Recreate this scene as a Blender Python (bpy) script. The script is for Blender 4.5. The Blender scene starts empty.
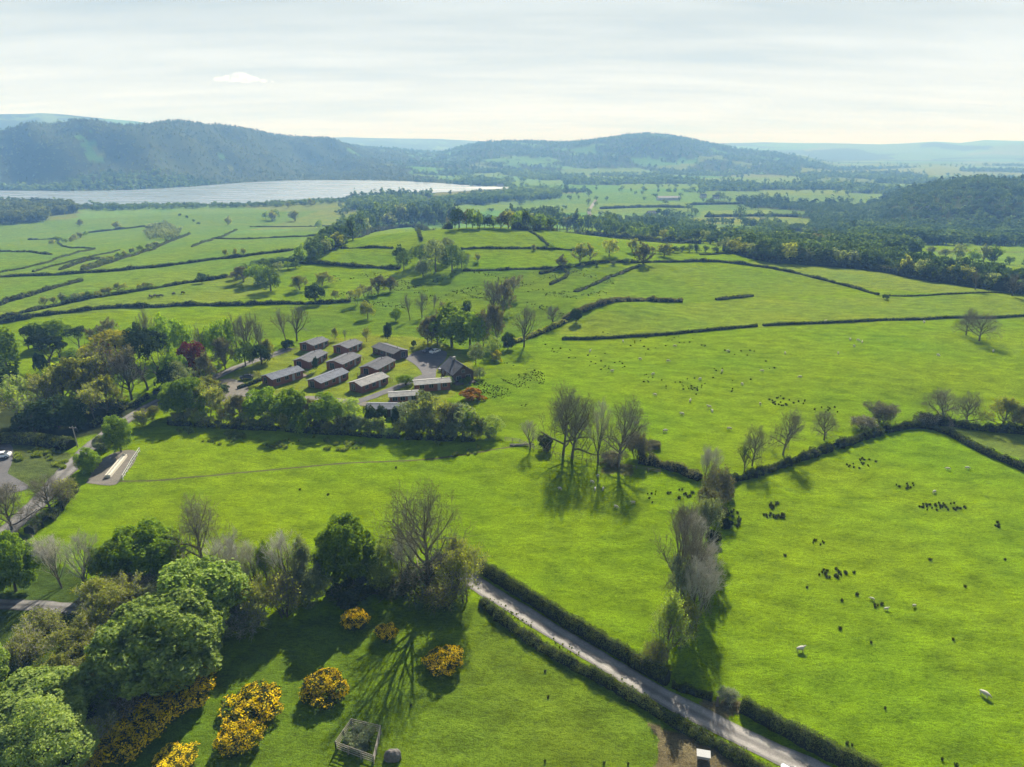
import bpy, bmesh, math, random
import numpy as np
from mathutils import Vector, Matrix
PI = math.pi
S = bpy.context.scene
C = S.collection
rng = np.random.default_rng(7)
random.seed(7)

# ------------------------------------------------------------------ camera model
CAMH, PITCH, FPX = 70.0, math.radians(19.17), 683.0
CP, SP = math.cos(PITCH), math.sin(PITCH)
cam_d = bpy.data.cameras.new('camera'); cam = bpy.data.objects.new('camera', cam_d); C.objects.link(cam)
cam.location = (0, 0, CAMH); cam.rotation_euler = (math.radians(90) - PITCH, 0, 0)
cam_d.sensor_width = 36; cam_d.lens = 36 * FPX / 1024; cam_d.clip_start = 0.5; cam_d.clip_end = 60000
S.camera = cam

def raydir(px, py):
    u = (px - 512) / FPX; v = (py - 383.5) / FPX
    return (u, CP - v * SP, -SP - v * CP)

def sm(t):
    t = np.clip(t, 0, 1); return t * t * (3 - 2 * t)

def elev_at(px, py, R):           # height reached at horizontal range R along the sight line
    d = raydir(px, py); return CAMH + R * d[2] / math.hypot(d[0], d[1])

def az_of(px, py=150):
    d = raydir(px, py); return math.atan2(d[0], d[1])

def wob(x, y, s, k=0.0):          # cheap smooth noise from sines
    return (np.sin(x / s + 1.3 + k) * np.cos(y / s * 1.1 + 0.7 - k) + 0.6 * np.sin(x / s * 1.9 + y / s * 1.3 + 2.1 * k)
            + 0.4 * np.cos(x / s * 3.1 - y / s * 2.7 + k) + 0.25 * np.sin(x / s * 5.3 + y / s * 6.1 + k)) / 2.25

def flat_r(px, py, z=-35.0):
    d = raydir(px, py); return (CAMH - z) / -d[2] * math.hypot(d[0], d[1])
SHORE = [(-400, 190), (-120, 190), (0, 190), (60, 191), (110, 190.5), (150, 189), (200, 186.5), (250, 182.5), (300, 180.5), (350, 180.5), (400, 181.5), (440, 183.5), (470, 185.5), (512, 187.3), (620, 188)]
SH_AZ = np.array([az_of(p, q) for p, q in SHORE]); SH_R = np.array([flat_r(p, q) for p, q in SHORE]) + 25
RZ_AZ = np.array([az_of(q) for q in (-300, 0, 80, 150, 250, 350, 450, 600)]); RZ_R = np.array([2750, 2750, 2900, 2800, 3300, 4300, 5200, 5600.])
def ridge(tab, R):
    if R is None:
        az = np.array([az_of(p, q) for p, q in tab]); return az, np.array([elev_at(p, q, float(np.interp(a_, RZ_AZ, RZ_R))) for a_, (p, q) in zip(az, tab)])
    az = np.array([az_of(p, q) for p, q in tab]); zz = np.array([elev_at(p, q, R) for p, q in tab])
    return az, zz
HILLS = [
    # silhouette table, ridge range, foot range, back range, noise
    (ridge([(-500, 160), (-200, 135), (-60, 128), (0, 127), (14, 123), (28, 119), (50, 122), (75, 120), (92, 119), (115, 122), (140, 122), (160, 118), (178, 117),
            (205, 121), (228, 124), (255, 128), (290, 134), (330, 139), (370, 145), (440, 151), (490, 155), (540, 158), (600, 166)], None), 3150, 1750, 4900, 15),
    (ridge([(-300, 130), (-60, 118), (0, 114), (22, 114), (42, 113), (70, 115), (100, 118), (135, 121), (180, 128), (260, 150)], 5600), 5600, 4200, 7500, 10),
    (ridge([(380, 172), (420, 160), (440, 152), (458, 146), (480, 141), (510, 139.5), (540, 140), (565, 141), (590, 138.5), (612, 136), (630, 133), (646, 131.5),
            (668, 133), (690, 137), (710, 142), (740, 147), (790, 152), (850, 158)], 4300), 4300, 2900, 6200, 8),
    (ridge([(250, 150), (320, 138), (350, 137.5), (400, 138.5), (440, 139), (500, 142), (600, 146), (760, 142.5), (800, 143), (850, 143.5), (880, 145), (910, 143),
            (935, 141.5), (960, 143), (985, 140), (1024, 141), (1200, 142)], 9500), 9500, 6500, 12500, 8),
    (ridge([(720, 250), (770, 238), (800, 226), (840, 215), (880, 204), (900, 196), (918, 190), (935, 186), (960, 183), (985, 180), (1010, 184), (1040, 187), (1100, 190), (1250, 205)], 1380), 1380, 960, 1900, 4),
]
def knoll(x, y):
    dy = y - 505
    s = np.where(dy < 0, 105.0, 62.0)
    return 16 * np.exp(-((x + 22) / 118) ** 2 - (dy / s) ** 2)

def height(x, y):
    x = np.asarray(x, float); y = np.asarray(y, float)
    r = np.hypot(x, y); az = np.arctan2(x, y)
    z = -35 * sm((r - 400) / 720.0)
    z = z + knoll(x, y)
    und = 0.9 * wob(x, y, 33) + 0.35 * wob(x, y, 12, 2.0)
    z = z + und * np.clip((r - 30) / 60, 0.25, 1) * (1 - sm((r - 700) / 400))
    z = z + 3.5 * np.exp(-((x - 34) / 26) ** 2 - ((y - 300) / 20) ** 2)
    z = z - 1.6 * np.exp(-((y - 178 - 0.05 * x) / 16) ** 2) * sm((x - 60) / 60)
    for hi, ((a, zz), R, R0, R2, nz) in enumerate(HILLS):
        if hi == 0: R0 = np.interp(az, SH_AZ, SH_R); R = np.interp(az, RZ_AZ, RZ_R); R2 = R + 1800
        zr = np.interp(az, a, zz)
        t = (r - R0) / (R - R0); tb = (r - R) / (R2 - R)
        prof = np.where(r < R, sm(t) ** 0.85, 1 - sm(tb))
        edge = sm((az - a[0]) / 0.06) * sm((a[-1] - az) / 0.06)
        hgt = np.maximum(zr - (13 if hi in (0, 2) else 1 if hi == 4 else 0) + 35, 0) * edge
        n = wob(x, y, (R2 - R) / 7.5, R / 999.0) * nz * 4 * np.clip(np.sin(np.clip(t, 0, 1) * PI), 0, 1) * np.clip(hgt / 120, 0, 1)
        z = np.where((r > R0) & (r < R2), np.maximum(z, -35 + prof * hgt + n * (r < R)), z)
    return z

TS = np.concatenate([np.linspace(30, 700, 340), np.geomspace(702, 14000, 420)])
def at(px, py):
    d = raydir(px, py)
    k = math.hypot(d[0], d[1]); ux, uy, sl = d[0] / k, d[1] / k, d[2] / k
    zz = CAMH + sl * TS - height(ux * TS, uy * TS)
    i = int(np.argmax(zz < 0))
    if zz[i] >= 0: i = len(TS) - 1
    i = max(i, 1)
    a, b = zz[i - 1], zz[i]
    t = TS[i - 1] + (TS[i] - TS[i - 1]) * (a / (a - b) if a != b else 0)
    x, y = ux * t, uy * t
    return Vector((x, y, float(height(x, y))))

def pxheight(p, bx, top):         # metres of height so the top meets image row `top`
    d = raydir(bx, top); k = math.hypot(p.x, p.y) / math.hypot(d[0], d[1])
    return CAMH + d[2] * k - p.z
def depth(p): return p.y * CP + (CAMH - p.z) * SP
def pxwidth(p, w): return w * depth(p) / FPX

# ------------------------------------------------------------------ materials
def newmat(name):
    m = bpy.data.materials.new(name); m.use_nodes = True
    nt = m.node_tree; nt.nodes.clear(); return m, nt, nt.nodes, nt.links

def nd(ns, t, **kw):
    n = ns.new(t)
    for k, v in kw.items():
        if k in n.inputs.keys(): n.inputs[k].default_value = v
        else: setattr(n, k, v)
    return n

def mixc(ns, ln, a, b, f, mode='MIX'):
    m = ns.new('ShaderNodeMix'); m.data_type = 'RGBA'; m.blend_type = mode
    for s, v in ((m.inputs[6], a), (m.inputs[7], b), (m.inputs[0], f)):
        if isinstance(v, bpy.types.NodeSocket): ln.new(v, s)
        elif isinstance(v, (int, float)): s.default_value = v
        else: s.default_value = (*v, 1)
    return m.outputs[2]

def ramp(ns, ln, fac, stops):
    r = ns.new('ShaderNodeValToRGB'); ln.new(fac, r.inputs[0])
    e = r.color_ramp.elements
    while len(e) < len(stops): e.new(0.5)
    for el, (p, c) in zip(e, stops):
        el.position = p; el.color = (c, c, c, 1) if isinstance(c, (int, float)) else (*c, 1)
    return r.outputs[0]

def noise(ns, ln, vec, scale, detail=3, rough=0.5, stretch=None):
    if stretch:
        mp = ns.new('ShaderNodeMapping'); mp.inputs['Scale'].default_value = stretch[0]; mp.inputs['Rotation'].default_value = (0, 0, stretch[1])
        ln.new(vec, mp.inputs[0]); vec = mp.outputs[0]
    n = ns.new('ShaderNodeTexNoise'); n.inputs['Scale'].default_value = scale; n.inputs['Detail'].default_value = detail; n.inputs['Roughness'].default_value = rough
    ln.new(vec, n.inputs['Vector']); return n.outputs[0]

def leafmat(name, c1, c2, trans=0.35, tcol=None, far=False):
    m, nt, ns, ln = newmat(name)
    g = ns.new('ShaderNodeNewGeometry'); oi = ns.new('ShaderNodeObjectInfo')
    col = mixc(ns, ln, c1, c2, g.outputs['Random Per Island'])
    hv = ns.new('ShaderNodeHueSaturation')
    mr = nd(ns, 'ShaderNodeMapRange'); ln.new(oi.outputs['Random'], mr.inputs[0]); mr.inputs[3].default_value = 0.8; mr.inputs[4].default_value = 1.2
    tcn = ns.new('ShaderNodeTexCoord'); nz_ = noise(ns, ln, tcn.outputs['Object'], .75, 3, .6)
    col = mixc(ns, ln, col, ramp(ns, ln, nz_, [(.36, (.74, .76, .80)), (.64, (1.30, 1.22, 1.05))]), 1.0, 'MULTIPLY')
    if far:      # stands of different age and kind
        n3 = noise(ns, ln, tcn.outputs['Object'], .0085, 5, .62); n4 = noise(ns, ln, tcn.outputs['Object'], .035, 3, .6)
        col = mixc(ns, ln, col, ramp(ns, ln, n3, [(.36, (.50, .58, .66)), (.50, (1, 1, 1)), (.64, (1.30, 1.22, .98))]), 1.0, 'MULTIPLY')
        col = mixc(ns, ln, col, ramp(ns, ln, n4, [(.35, (.68, .72, .78)), (.65, (1.25, 1.2, 1.05))]), 1.0, 'MULTIPLY')
    ln.new(mr.outputs[0], hv.inputs['Value']); ln.new(col, hv.inputs['Color'])
    d = nd(ns, 'ShaderNodeBsdfDiffuse', Roughness=0.0); t = ns.new('ShaderNodeBsdfTranslucent'); mx = nd(ns, 'ShaderNodeMixShader')
    ln.new(hv.outputs[0], d.inputs[0])
    tc = mixc(ns, ln, hv.outputs[0], tcol or (1.6, 1.7, 0.55), 1.0, 'MULTIPLY'); ln.new(tc, t.inputs[0])
    mx.inputs[0].default_value = trans; ln.new(d.outputs[0], mx.inputs[1]); ln.new(t.outputs[0], mx.inputs[2])
    o = ns.new('ShaderNodeOutputMaterial'); ln.new(mx.outputs[0], o.inputs[0]); return m

def solid(name, c, rough=0.8, var=0.25, scale=3.0, metal=0.0, c2=None, bump=0.0, detail=4):
    m, nt, ns, ln = newmat(name)
    tc = ns.new('ShaderNodeTexCoord')
    n = noise(ns, ln, tc.outputs['Object'], scale, detail, 0.6)
    c2 = c2 or tuple(v * (1 - var) for v in c)
    f = ramp(ns, ln, n, [(0.3, 0.0), (0.7, 1.0)])
    col = mixc(ns, ln, c, c2, f)
    b = nd(ns, 'ShaderNodeBsdfPrincipled', Roughness=rough, Metallic=metal); ln.new(col, b.inputs['Base Color'])
    b.inputs['Specular IOR Level'].default_value = 0.3
    if bump:
        bp = nd(ns, 'ShaderNodeBump', Strength=bump, Distance=0.1); ln.new(n, bp.inputs['Height']); ln.new(bp.outputs[0], b.inputs['Normal'])
    o = ns.new('ShaderNodeOutputMaterial'); ln.new(b.outputs[0], o.inputs[0]); return m

M = {}
M['bright'] = leafmat('sycamore leaves', (0.150, 0.230, 0.040), (0.300, 0.390, 0.120), .33)
M['mid'] = leafmat('green leaves', (0.095, 0.165, 0.020), (0.200, 0.280, 0.045), .42)
M['fresh'] = leafmat('fresh green leaves', (0.100, 0.175, 0.014), (0.210, 0.300, 0.035), .45)
M['dark'] = leafmat('dark evergreen leaves', (0.023, 0.046, 0.016), (0.052, 0.086, 0.026), .18)
M['olive'] = leafmat('budding olive leaves', (0.150, 0.172, 0.040), (0.270, 0.290, 0.080), .45)
M['pale'] = leafmat('pale willow leaves', (0.160, 0.225, 0.060), (0.280, 0.350, 0.120), .42)
M['silver'] = leafmat('silver willow leaves', (0.125, 0.160, 0.098), (0.215, 0.255, 0.165), .38)
M['brown'] = leafmat('brown budding twiglets', (0.100, 0.100, 0.060), (0.180, 0.175, 0.105), .25)
M['copper'] = leafmat('copper beech leaves', (0.078, 0.023, 0.023), (0.169, 0.052, 0.049), .30, (1.3, .8, .7))
M['yellow'] = leafmat('golden leaves', (0.221, 0.221, 0.026), (0.351, 0.325, 0.046), .35)
M['pink'] = leafmat('pink blossom petals', (.30, .09, .10), (.42, .17, .18), .3, (1, .9, .9))
M['gorseleaf'] = leafmat('gorse spines', (0.039, 0.058, 0.016), (0.085, 0.098, 0.029), .15)
M['gorseflower'] = leafmat('gorse blossom', (.58, .43, .006), (.82, .64, .012), .25, (1, .9, .5))
M['orange'] = leafmat('russet shrub leaves', (.26, .13, .02), (.36, .20, .03), .3, (1.2, 1, .5))
M['pine'] = leafmat('pine needles', (0.021, 0.039, 0.023), (0.044, 0.068, 0.036), .12)
M['hedgeleaf'] = leafmat('hedge leaves', (0.047, 0.068, 0.021), (0.104, 0.130, 0.044), .22)
M['rush'] = leafmat('rush blades', (0.045, 0.056, 0.020), (0.085, 0.098, 0.036), .1)
M['grassblade'] = leafmat('long grass blades', (0.091, 0.137, 0.023), (0.176, 0.208, 0.052), .3)
M['bark'] = solid('bark', (.085, .072, .055), .95, c2=(.045, .038, .030), scale=2.0)
M['greybark'] = solid('grey bark', (.150, .130, .095), .95, c2=(.080, .070, .052), scale=2.0)
M['twig'] = solid('twigs', (.215, .195, .145), .95, c2=(.140, .125, .090), scale=1.0)
M['twigpale'] = solid('pale twigs', (.46, .44, .37), .95, c2=(.34, .32, .26), scale=1.0)
M['ivy'] = leafmat('ivy leaves', (.022, .036, .012), (.050, .068, .022), .12)
M['farwood'] = leafmat('distant foliage', (.060, .110, .038), (.130, .190, .070), .35, far=True)
M['farolive'] = leafmat('distant budding foliage', (.075, .108, .045), (.150, .180, .082), .35, far=True)
M['hillwood'] = leafmat('dark hill foliage', (.042, .082, .042), (.098, .148, .072), .3, far=True)  # darker, bluer green than the other distant foliage
M['copse'] = leafmat('copse foliage', (.046, .088, .036), (.105, .155, .062), .33)
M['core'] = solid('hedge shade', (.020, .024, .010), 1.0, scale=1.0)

def grassmat():
    m, nt, ns, ln = newmat('grass')
    tc = ns.new('ShaderNodeTexCoord'); P = tc.outputs['Object']
    at_ = ns.new('ShaderNodeAttribute'); at_.attribute_name = 'tint'
    big = noise(ns, ln, P, 0.022, 4, 0.55)
    med = noise(ns, ln, P, 0.16, 5, 0.62, ((1, 1.7, 1), 0.5))
    fine = noise(ns, ln, P, 1.1, 5, 0.72, ((1, 2.2, 1), 0.2))
    tiny = noise(ns, ln, P, 5.5, 3, 0.7)
    c = at_.outputs['Color']
    f1 = ramp(ns, ln, big, [(0.35, 0.0), (0.65, 1.0)])
    c = mixc(ns, ln, c, mixc(ns, ln, c, (1.26, 1.06, .9), 1.0, 'MULTIPLY'), f1)
    f2 = ramp(ns, ln, med, [(0.34, .68), (0.66, 1.18)])
    c = mixc(ns, ln, c, f2, 1.0, 'MULTIPLY')
    f3 = ramp(ns, ln, fine, [(0.32, .60), (0.50, 1.0), (0.68, 1.18)])
    c = mixc(ns, ln, c, f3, 1.0, 'MULTIPLY')
    f4 = ramp(ns, ln, tiny, [(0.35, .60), (0.62, 1.18)])
    c = mixc(ns, ln, c, f4, 1.0, 'MULTIPLY')
    # dull worn patches where the sward is thin
    worn = ramp(ns, ln, noise(ns, ln, P, 0.085, 6, 0.72, ((1, 1.4, 1), 1.1)), [(0.60, 0.0), (0.72, .55)])
    c = mixc(ns, ln, c, mixc(ns, ln, c, (1.0, .90, 1.1), 1.0, 'MULTIPLY'), worn)
    b = nd(ns, 'ShaderNodeBsdfDiffuse', Roughness=0.0); ln.new(c, b.inputs[0])
    add = ns.new('ShaderNodeMath'); add.operation = 'ADD'; ln.new(fine, add.inputs[0]); ln.new(tiny, add.inputs[1])
    bp = nd(ns, 'ShaderNodeBump', Strength=0.55, Distance=0.22); ln.new(add.outputs[0], bp.inputs['Height'])
    bp2 = nd(ns, 'ShaderNodeBump', Strength=0.35, Distance=1.2); ln.new(med, bp2.inputs['Height']); ln.new(bp.outputs[0], bp2.inputs['Normal'])
    ln.new(bp2.outputs[0], b.inputs['Normal'])
    o = ns.new('ShaderNodeOutputMaterial'); ln.new(b.outputs[0], o.inputs[0]); return m
M['grass'] = grassmat()

def roadmat(name, c, c2, g=(.06, .09, .02), green=0.0, crown=True):
    m, nt, ns, ln = newmat(name)
    tc = ns.new('ShaderNodeTexCoord'); P = tc.outputs['Object']; uv = ns.new('ShaderNodeUVMap'); uv.uv_map = 'UVMap'
    n = noise(ns, ln, P, 0.5, 6, 0.75); n2 = noise(ns, ln, P, 5.0, 3, 0.7)
    col = mixc(ns, ln, c, c2, ramp(ns, ln, n, [(0.35, 0.0), (0.65, 1.0)]))
    col = mixc(ns, ln, col, ramp(ns, ln, n2, [(0.3, .8), (0.7, 1.15)]), 1.0, 'MULTIPLY')
    if crown:      # wheel tracks polished pale, grit and moss along the crown and edges (u across the road)
        sp = ns.new('ShaderNodeSeparateXYZ'); ln.new(uv.outputs[0], sp.inputs[0])
        ad = ns.new('ShaderNodeMath'); ad.operation = 'MULTIPLY_ADD'; ln.new(n, ad.inputs[0]); ad.inputs[1].default_value = 0.18; ln.new(sp.outputs[0], ad.inputs[2])
        prof = ramp(ns, ln, ad.outputs[0], [(0.07, .55), (0.22, 1.15), (0.40, 1.1), (0.55, .62), (0.68, .72), (0.80, 1.12), (0.95, 1.0), (1.0, .6)])
        col = mixc(ns, ln, col, prof, 1.0, 'MULTIPLY')
    if green:
        col = mixc(ns, ln, col, g, ramp(ns, ln, noise(ns, ln, P, 0.9, 5, .7), [(0.5, 0.0), (0.62, green)]))
    b = nd(ns, 'ShaderNodeBsdfPrincipled', Roughness=0.9); ln.new(col, b.inputs['Base Color']); b.inputs['Specular IOR Level'].default_value = 0.08
    bp = nd(ns, 'ShaderNodeBump', Strength=0.4, Distance=0.05); ln.new(n2, bp.inputs['Height']); ln.new(bp.outputs[0], b.inputs['Normal'])
    o = ns.new('ShaderNodeOutputMaterial'); ln.new(b.outputs[0], o.inputs[0]); return m
M['lane'] = roadmat('worn lane surface', (.225, .212, .195), (.30, .283, .26), green=.12)
M['road'] = roadmat('minor road surface', (.145, .14, .135), (.20, .19, .18), green=.2)
M['tarmac'] = roadmat('grey tarmac', (.095, .095, .10), (.135, .13, .13), crown=False)
M['gravel'] = roadmat('gravel hardstanding', (.19, .17, .145), (.13, .12, .105), green=.3, crown=False)
M['track'] = roadmat('earth track', (.055, .055, .02), (.09, .085, .035), green=.6, crown=False)

# ------------------------------------------------------------------ object helpers
def tag(o, label=None, cat=None, group=None, kind=None):
    if label: o['label'] = label
    if cat: o['category'] = cat
    if group: o['group'] = group
    if kind: o['kind'] = kind
    return o

def empty(name, loc=(0, 0, 0), rz=0.0):
    o = bpy.data.objects.new(name, None); C.objects.link(o); o.location = loc; o.rotation_euler = (0, 0, rz); o.empty_display_size = .1
    return o

def npmesh(name, V, loops, starts, mats, mi=None, smooth=False):
    me = bpy.data.meshes.new(name)
    V = np.ascontiguousarray(V, dtype=np.float32); loops = np.ascontiguousarray(loops, dtype=np.int32).ravel(); starts = np.ascontiguousarray(starts, dtype=np.int32)
    me.vertices.add(len(V)); me.vertices.foreach_set('co', V.ravel())
    me.loops.add(len(loops)); me.loops.foreach_set('vertex_index', loops)
    me.polygons.add(len(starts)); me.polygons.foreach_set('loop_start', starts)
    me.polygons.foreach_set('use_smooth', np.full(len(starts), smooth, dtype=bool))
    for m in mats: me.materials.append(m)
    if mi is not None: me.polygons.foreach_set('material_index', np.ascontiguousarray(mi, dtype=np.int32))
    me.update(calc_edges=True)
    return me

class Geo:                       # collects quads / tris in numpy chunks
    def __init__(s): s.V = []; s.F = []; s.n = 0; s.mi = []
    def add(s, V, F, mi=0):
        V = np.asarray(V, float).reshape(-1, 3); F = np.asarray(F, int)
        s.V.append(V); s.F.append(F + s.n); s.n += len(V); s.mi.append(np.full(len(F), mi)); return s
    def box(s, x0, y0, z0, x1, y1, z1, mi=0):
        V = [(x0, y0, z0), (x1, y0, z0), (x1, y1, z0), (x0, y1, z0), (x0, y0, z1), (x1, y0, z1), (x1, y1, z1), (x0, y1, z1)]
        F = [(0, 3, 2, 1), (4, 5, 6, 7), (0, 1, 5, 4), (1, 2, 6, 5), (2, 3, 7, 6), (3, 0, 4, 7)]
        return s.add(V, F, mi)
    def beam(s, a, b, w, h=None, mi=0):
        a = Vector(a); b = Vector(b); h = h or w; d = (b - a).normalized()
        up = Vector((0, 0, 1)) if abs(d.z) < .9 else Vector((0, 1, 0)); sx = d.cross(up).normalized() * w / 2; sy = sx.cross(d).normalized() * h / 2
        V = [a - sx - sy, a + sx - sy, a + sx + sy, a - sx + sy, b - sx - sy, b + sx - sy, b + sx + sy, b - sx + sy]
        F = [(0, 3, 2, 1), (4, 5, 6, 7), (0, 1, 5, 4), (1, 2, 6, 5), (2, 3, 7, 6), (3, 0, 4, 7)]
        return s.add([tuple(v) for v in V], F, mi)
    def tube(s, segs, n=6, mi=0):        # segs: (p0,p1,r0,r1)
        if not len(segs): return s
        A = np.array([g[0] for g in segs]); B = np.array([g[1] for g in segs]); r0 = np.array([g[2] for g in segs]); r1 = np.array([g[3] for g in segs])
        D = B - A; D /= np.maximum(np.linalg.norm(D, axis=1, keepdims=True), 1e-9)
        ref = np.where(np.abs(D[:, 2:3]) < .9, np.array([[0, 0, 1.]]), np.array([[1., 0, 0]]))
        X = np.cross(D, ref); X /= np.linalg.norm(X, axis=1, keepdims=True); Y = np.cross(D, X)
        an = np.arange(n) * 2 * PI / n
        ring = X[:, None, :] * np.cos(an)[None, :, None] + Y[:, None, :] * np.sin(an)[None, :, None]
        V = np.concatenate([A[:, None] + ring * r0[:, None, None], B[:, None] + ring * r1[:, None, None]], axis=1)
        k = np.arange(n); k2 = (k + 1) % n
        f = np.stack([k, k2, k2 + n, k + n], axis=1)
        F = (f[None] + (np.arange(len(segs)) * 2 * n)[:, None, None]).reshape(-1, 4)
        return s.add(V.reshape(-1, 3), F, mi)
    def leaves(s, P, N, size, mi=0, aspect=.75, r=None):
        r = r or rng
        n = len(P); P = np.asarray(P); N = np.asarray(N, float); N /= np.maximum(np.linalg.norm(N, axis=1, keepdims=True), 1e-9)
        R = r.normal(size=(n, 3)); X = np.cross(N, R); X /= np.maximum(np.linalg.norm(X, axis=1, keepdims=True), 1e-9); Y = np.cross(N, X)
        sz = (np.asarray(size) * r.uniform(.6, 1.35, n) / 2)[:, None]
        X = X * sz; Y = Y * sz * aspect; Z = N * sz * .35
        V = np.stack([P - X, P - Y * .9 + Z, P + X, P + Y + Z * .6], axis=1)
        F = np.arange(n * 4).reshape(n, 4)
        return s.add(V.reshape(-1, 3), F, mi)
    def mesh(s, name, mats, smooth=False):
        V = np.concatenate(s.V); mi = np.concatenate(s.mi)
        ln_ = np.concatenate([np.full(len(f), f.shape[1]) for f in s.F]); L = np.concatenate([f.ravel() for f in s.F])
        st = np.concatenate([[0], np.cumsum(ln_)[:-1]])
        return npmesh(name, V, L, st, mats, mi, smooth)
    def obj(s, name, mats, parent=None, smooth=False):
        if not isinstance(mats, (list, tuple)): mats = [mats]
        o = bpy.data.objects.new(name, s.mesh(name, mats, smooth)); C.objects.link(o)
        if parent: o.parent = parent
        return o

def copy_tree(o, parent=None):
    c = o.copy(); C.objects.link(c)
    if parent: c.parent = parent; c.matrix_parent_inverse = o.matrix_parent_inverse
    for ch in o.children: copy_tree(ch, c)
    return c

def polyw(pts): return [at(*p) for p in pts]
def resample(P, step):
    out = [P[0].copy()]
    for a, b in zip(P[:-1], P[1:]):
        L = (b - a).length; n = max(1, int(round(L / step)))
        for i in range(1, n + 1): out.append(a.lerp(b, i / n))
    return out
def smoothline(P, it=2):
    for _ in range(it):
        Q = [P[0]]
        for a, b in zip(P[:-1], P[1:]): Q += [a.lerp(b, .25), a.lerp(b, .75)]
        Q.append(P[-1]); P = Q
    return P

def strip(name, pts, w, mat, off=.03, step=2.0, w2=None, rag=0.0):
    P = resample(smoothline(polyw(pts)), step); n = len(P); V = []; uv = []
    K = 5
    for i, p in enumerate(P):
        a = P[max(0, i - 1)]; b = P[min(n - 1, i + 1)]; d = (b - a); d.z = 0; d.normalize(); s = Vector((d.y, -d.x, 0))
        ww = w + ((w2 if w2 else w) - w) * i / (n - 1)
        for k in range(K):
            u = k / (K - 1); e = rag * random.uniform(-1, 1) if k in (0, K - 1) else 0
            q = p + s * ((u - .5) * ww + e); V.append((q.x, q.y, float(height(q.x, q.y)) + off)); uv.append((u, i * .1))
    F = [(i * K + k, i * K + k + 1, (i + 1) * K + k + 1, (i + 1) * K + k) for i in range(n - 1) for k in range(K - 1)]
    me = bpy.data.meshes.new(name); me.from_pydata(V, [], F); me.materials.append(mat)
    u = me.uv_layers.new(name='UVMap')
    for l in me.loops: u.data[l.index].uv = uv[l.vertex_index]
    for p in me.polygons: p.use_smooth = True
    # faces must look up
    if me.polygons[0].normal.z < 0: me.flip_normals()
    o = bpy.data.objects.new(name, me); C.objects.link(o); o['kind'] = 'structure'; return o

def patch(name, pts, mat, off=.03, n=14):      # a filled ground sheet from an image outline
    W = polyw(pts); c = sum(W, Vector()) / len(W)
    W = smoothline(W + [W[0]], 2)[:-1]
    V = [(c.x, c.y, float(height(c.x, c.y)) + off)]; m = len(W); F = []
    R = 6
    for j in range(1, R + 1):
        for p in W:
            q = c.lerp(p, j / R); V.append((q.x, q.y, float(height(q.x, q.y)) + off))
    for i in range(m): F.append((0, 1 + i, 1 + (i + 1) % m))
    for j in range(R - 1):
        for i in range(m): F.append((1 + j * m + i, 1 + (j + 1) * m + i, 1 + (j + 1) * m + (i + 1) % m, 1 + j * m + (i + 1) % m))
    me = bpy.data.meshes.new(name); me.from_pydata(V, [], F); me.materials.append(mat); me.uv_layers.new(name='UVMap')
    bm = bmesh.new(); bm.from_mesh(me); bmesh.ops.recalc_face_normals(bm, faces=bm.faces)
    if sum(f.normal.z for f in bm.faces) < 0: bmesh.ops.reverse_faces(bm, faces=bm.faces)
    bm.to_mesh(me); bm.free()
    o = bpy.data.objects.new(name, me); C.objects.link(o); o['kind'] = 'structure'; return o
# ------------------------------------------------------------------ the ground
GR = np.array([.120, .206, .004])
WOODF = np.array([.055, .075, .022])
VS = rng.uniform([-2800, 500], [6500, 7500], (1500, 2))      # field centres of the far valley
_r = np.hypot(VS[:, 0], VS[:, 1]); VS = VS[rng.uniform(size=len(VS)) < np.clip(1500 / _r, .22, 1)]
VCOL = rng.uniform(size=(len(VS), 3)); VW = rng.uniform(size=len(VS))
def vor(x, y):
    x = np.atleast_1d(x).astype(float) + 25 * wob(np.atleast_1d(x), np.atleast_1d(y), 60); y = np.atleast_1d(y).astype(float)
    i1 = np.zeros(len(x), int); e = np.zeros(len(x))
    for k in range(0, len(x), 4000):
        D = np.hypot(x[k:k + 4000, None] - VS[None, :, 0], (y[k:k + 4000, None] - VS[None, :, 1]))
        pi = np.argpartition(D, 1, axis=1)[:, :2]; d = np.take_along_axis(D, pi, 1)
        sw = d[:, 0] > d[:, 1]; i1[k:k + 4000] = np.where(sw, pi[:, 1], pi[:, 0]); e[k:k + 4000] = np.abs(d[:, 0] - d[:, 1])
    return i1, e

def inpoly(X, Y, W):
    ins = np.zeros(X.shape, bool); n = len(W)
    for i in range(n):
        x1, y1 = W[i].x, W[i].y; x2, y2 = W[(i + 1) % n].x, W[(i + 1) % n].y
        if y1 == y2: continue
        c = ((y1 > Y) != (y2 > Y)) & (X < (x2 - x1) * (Y - y1) / (y2 - y1) + x1)
        ins ^= c
    return ins

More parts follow.
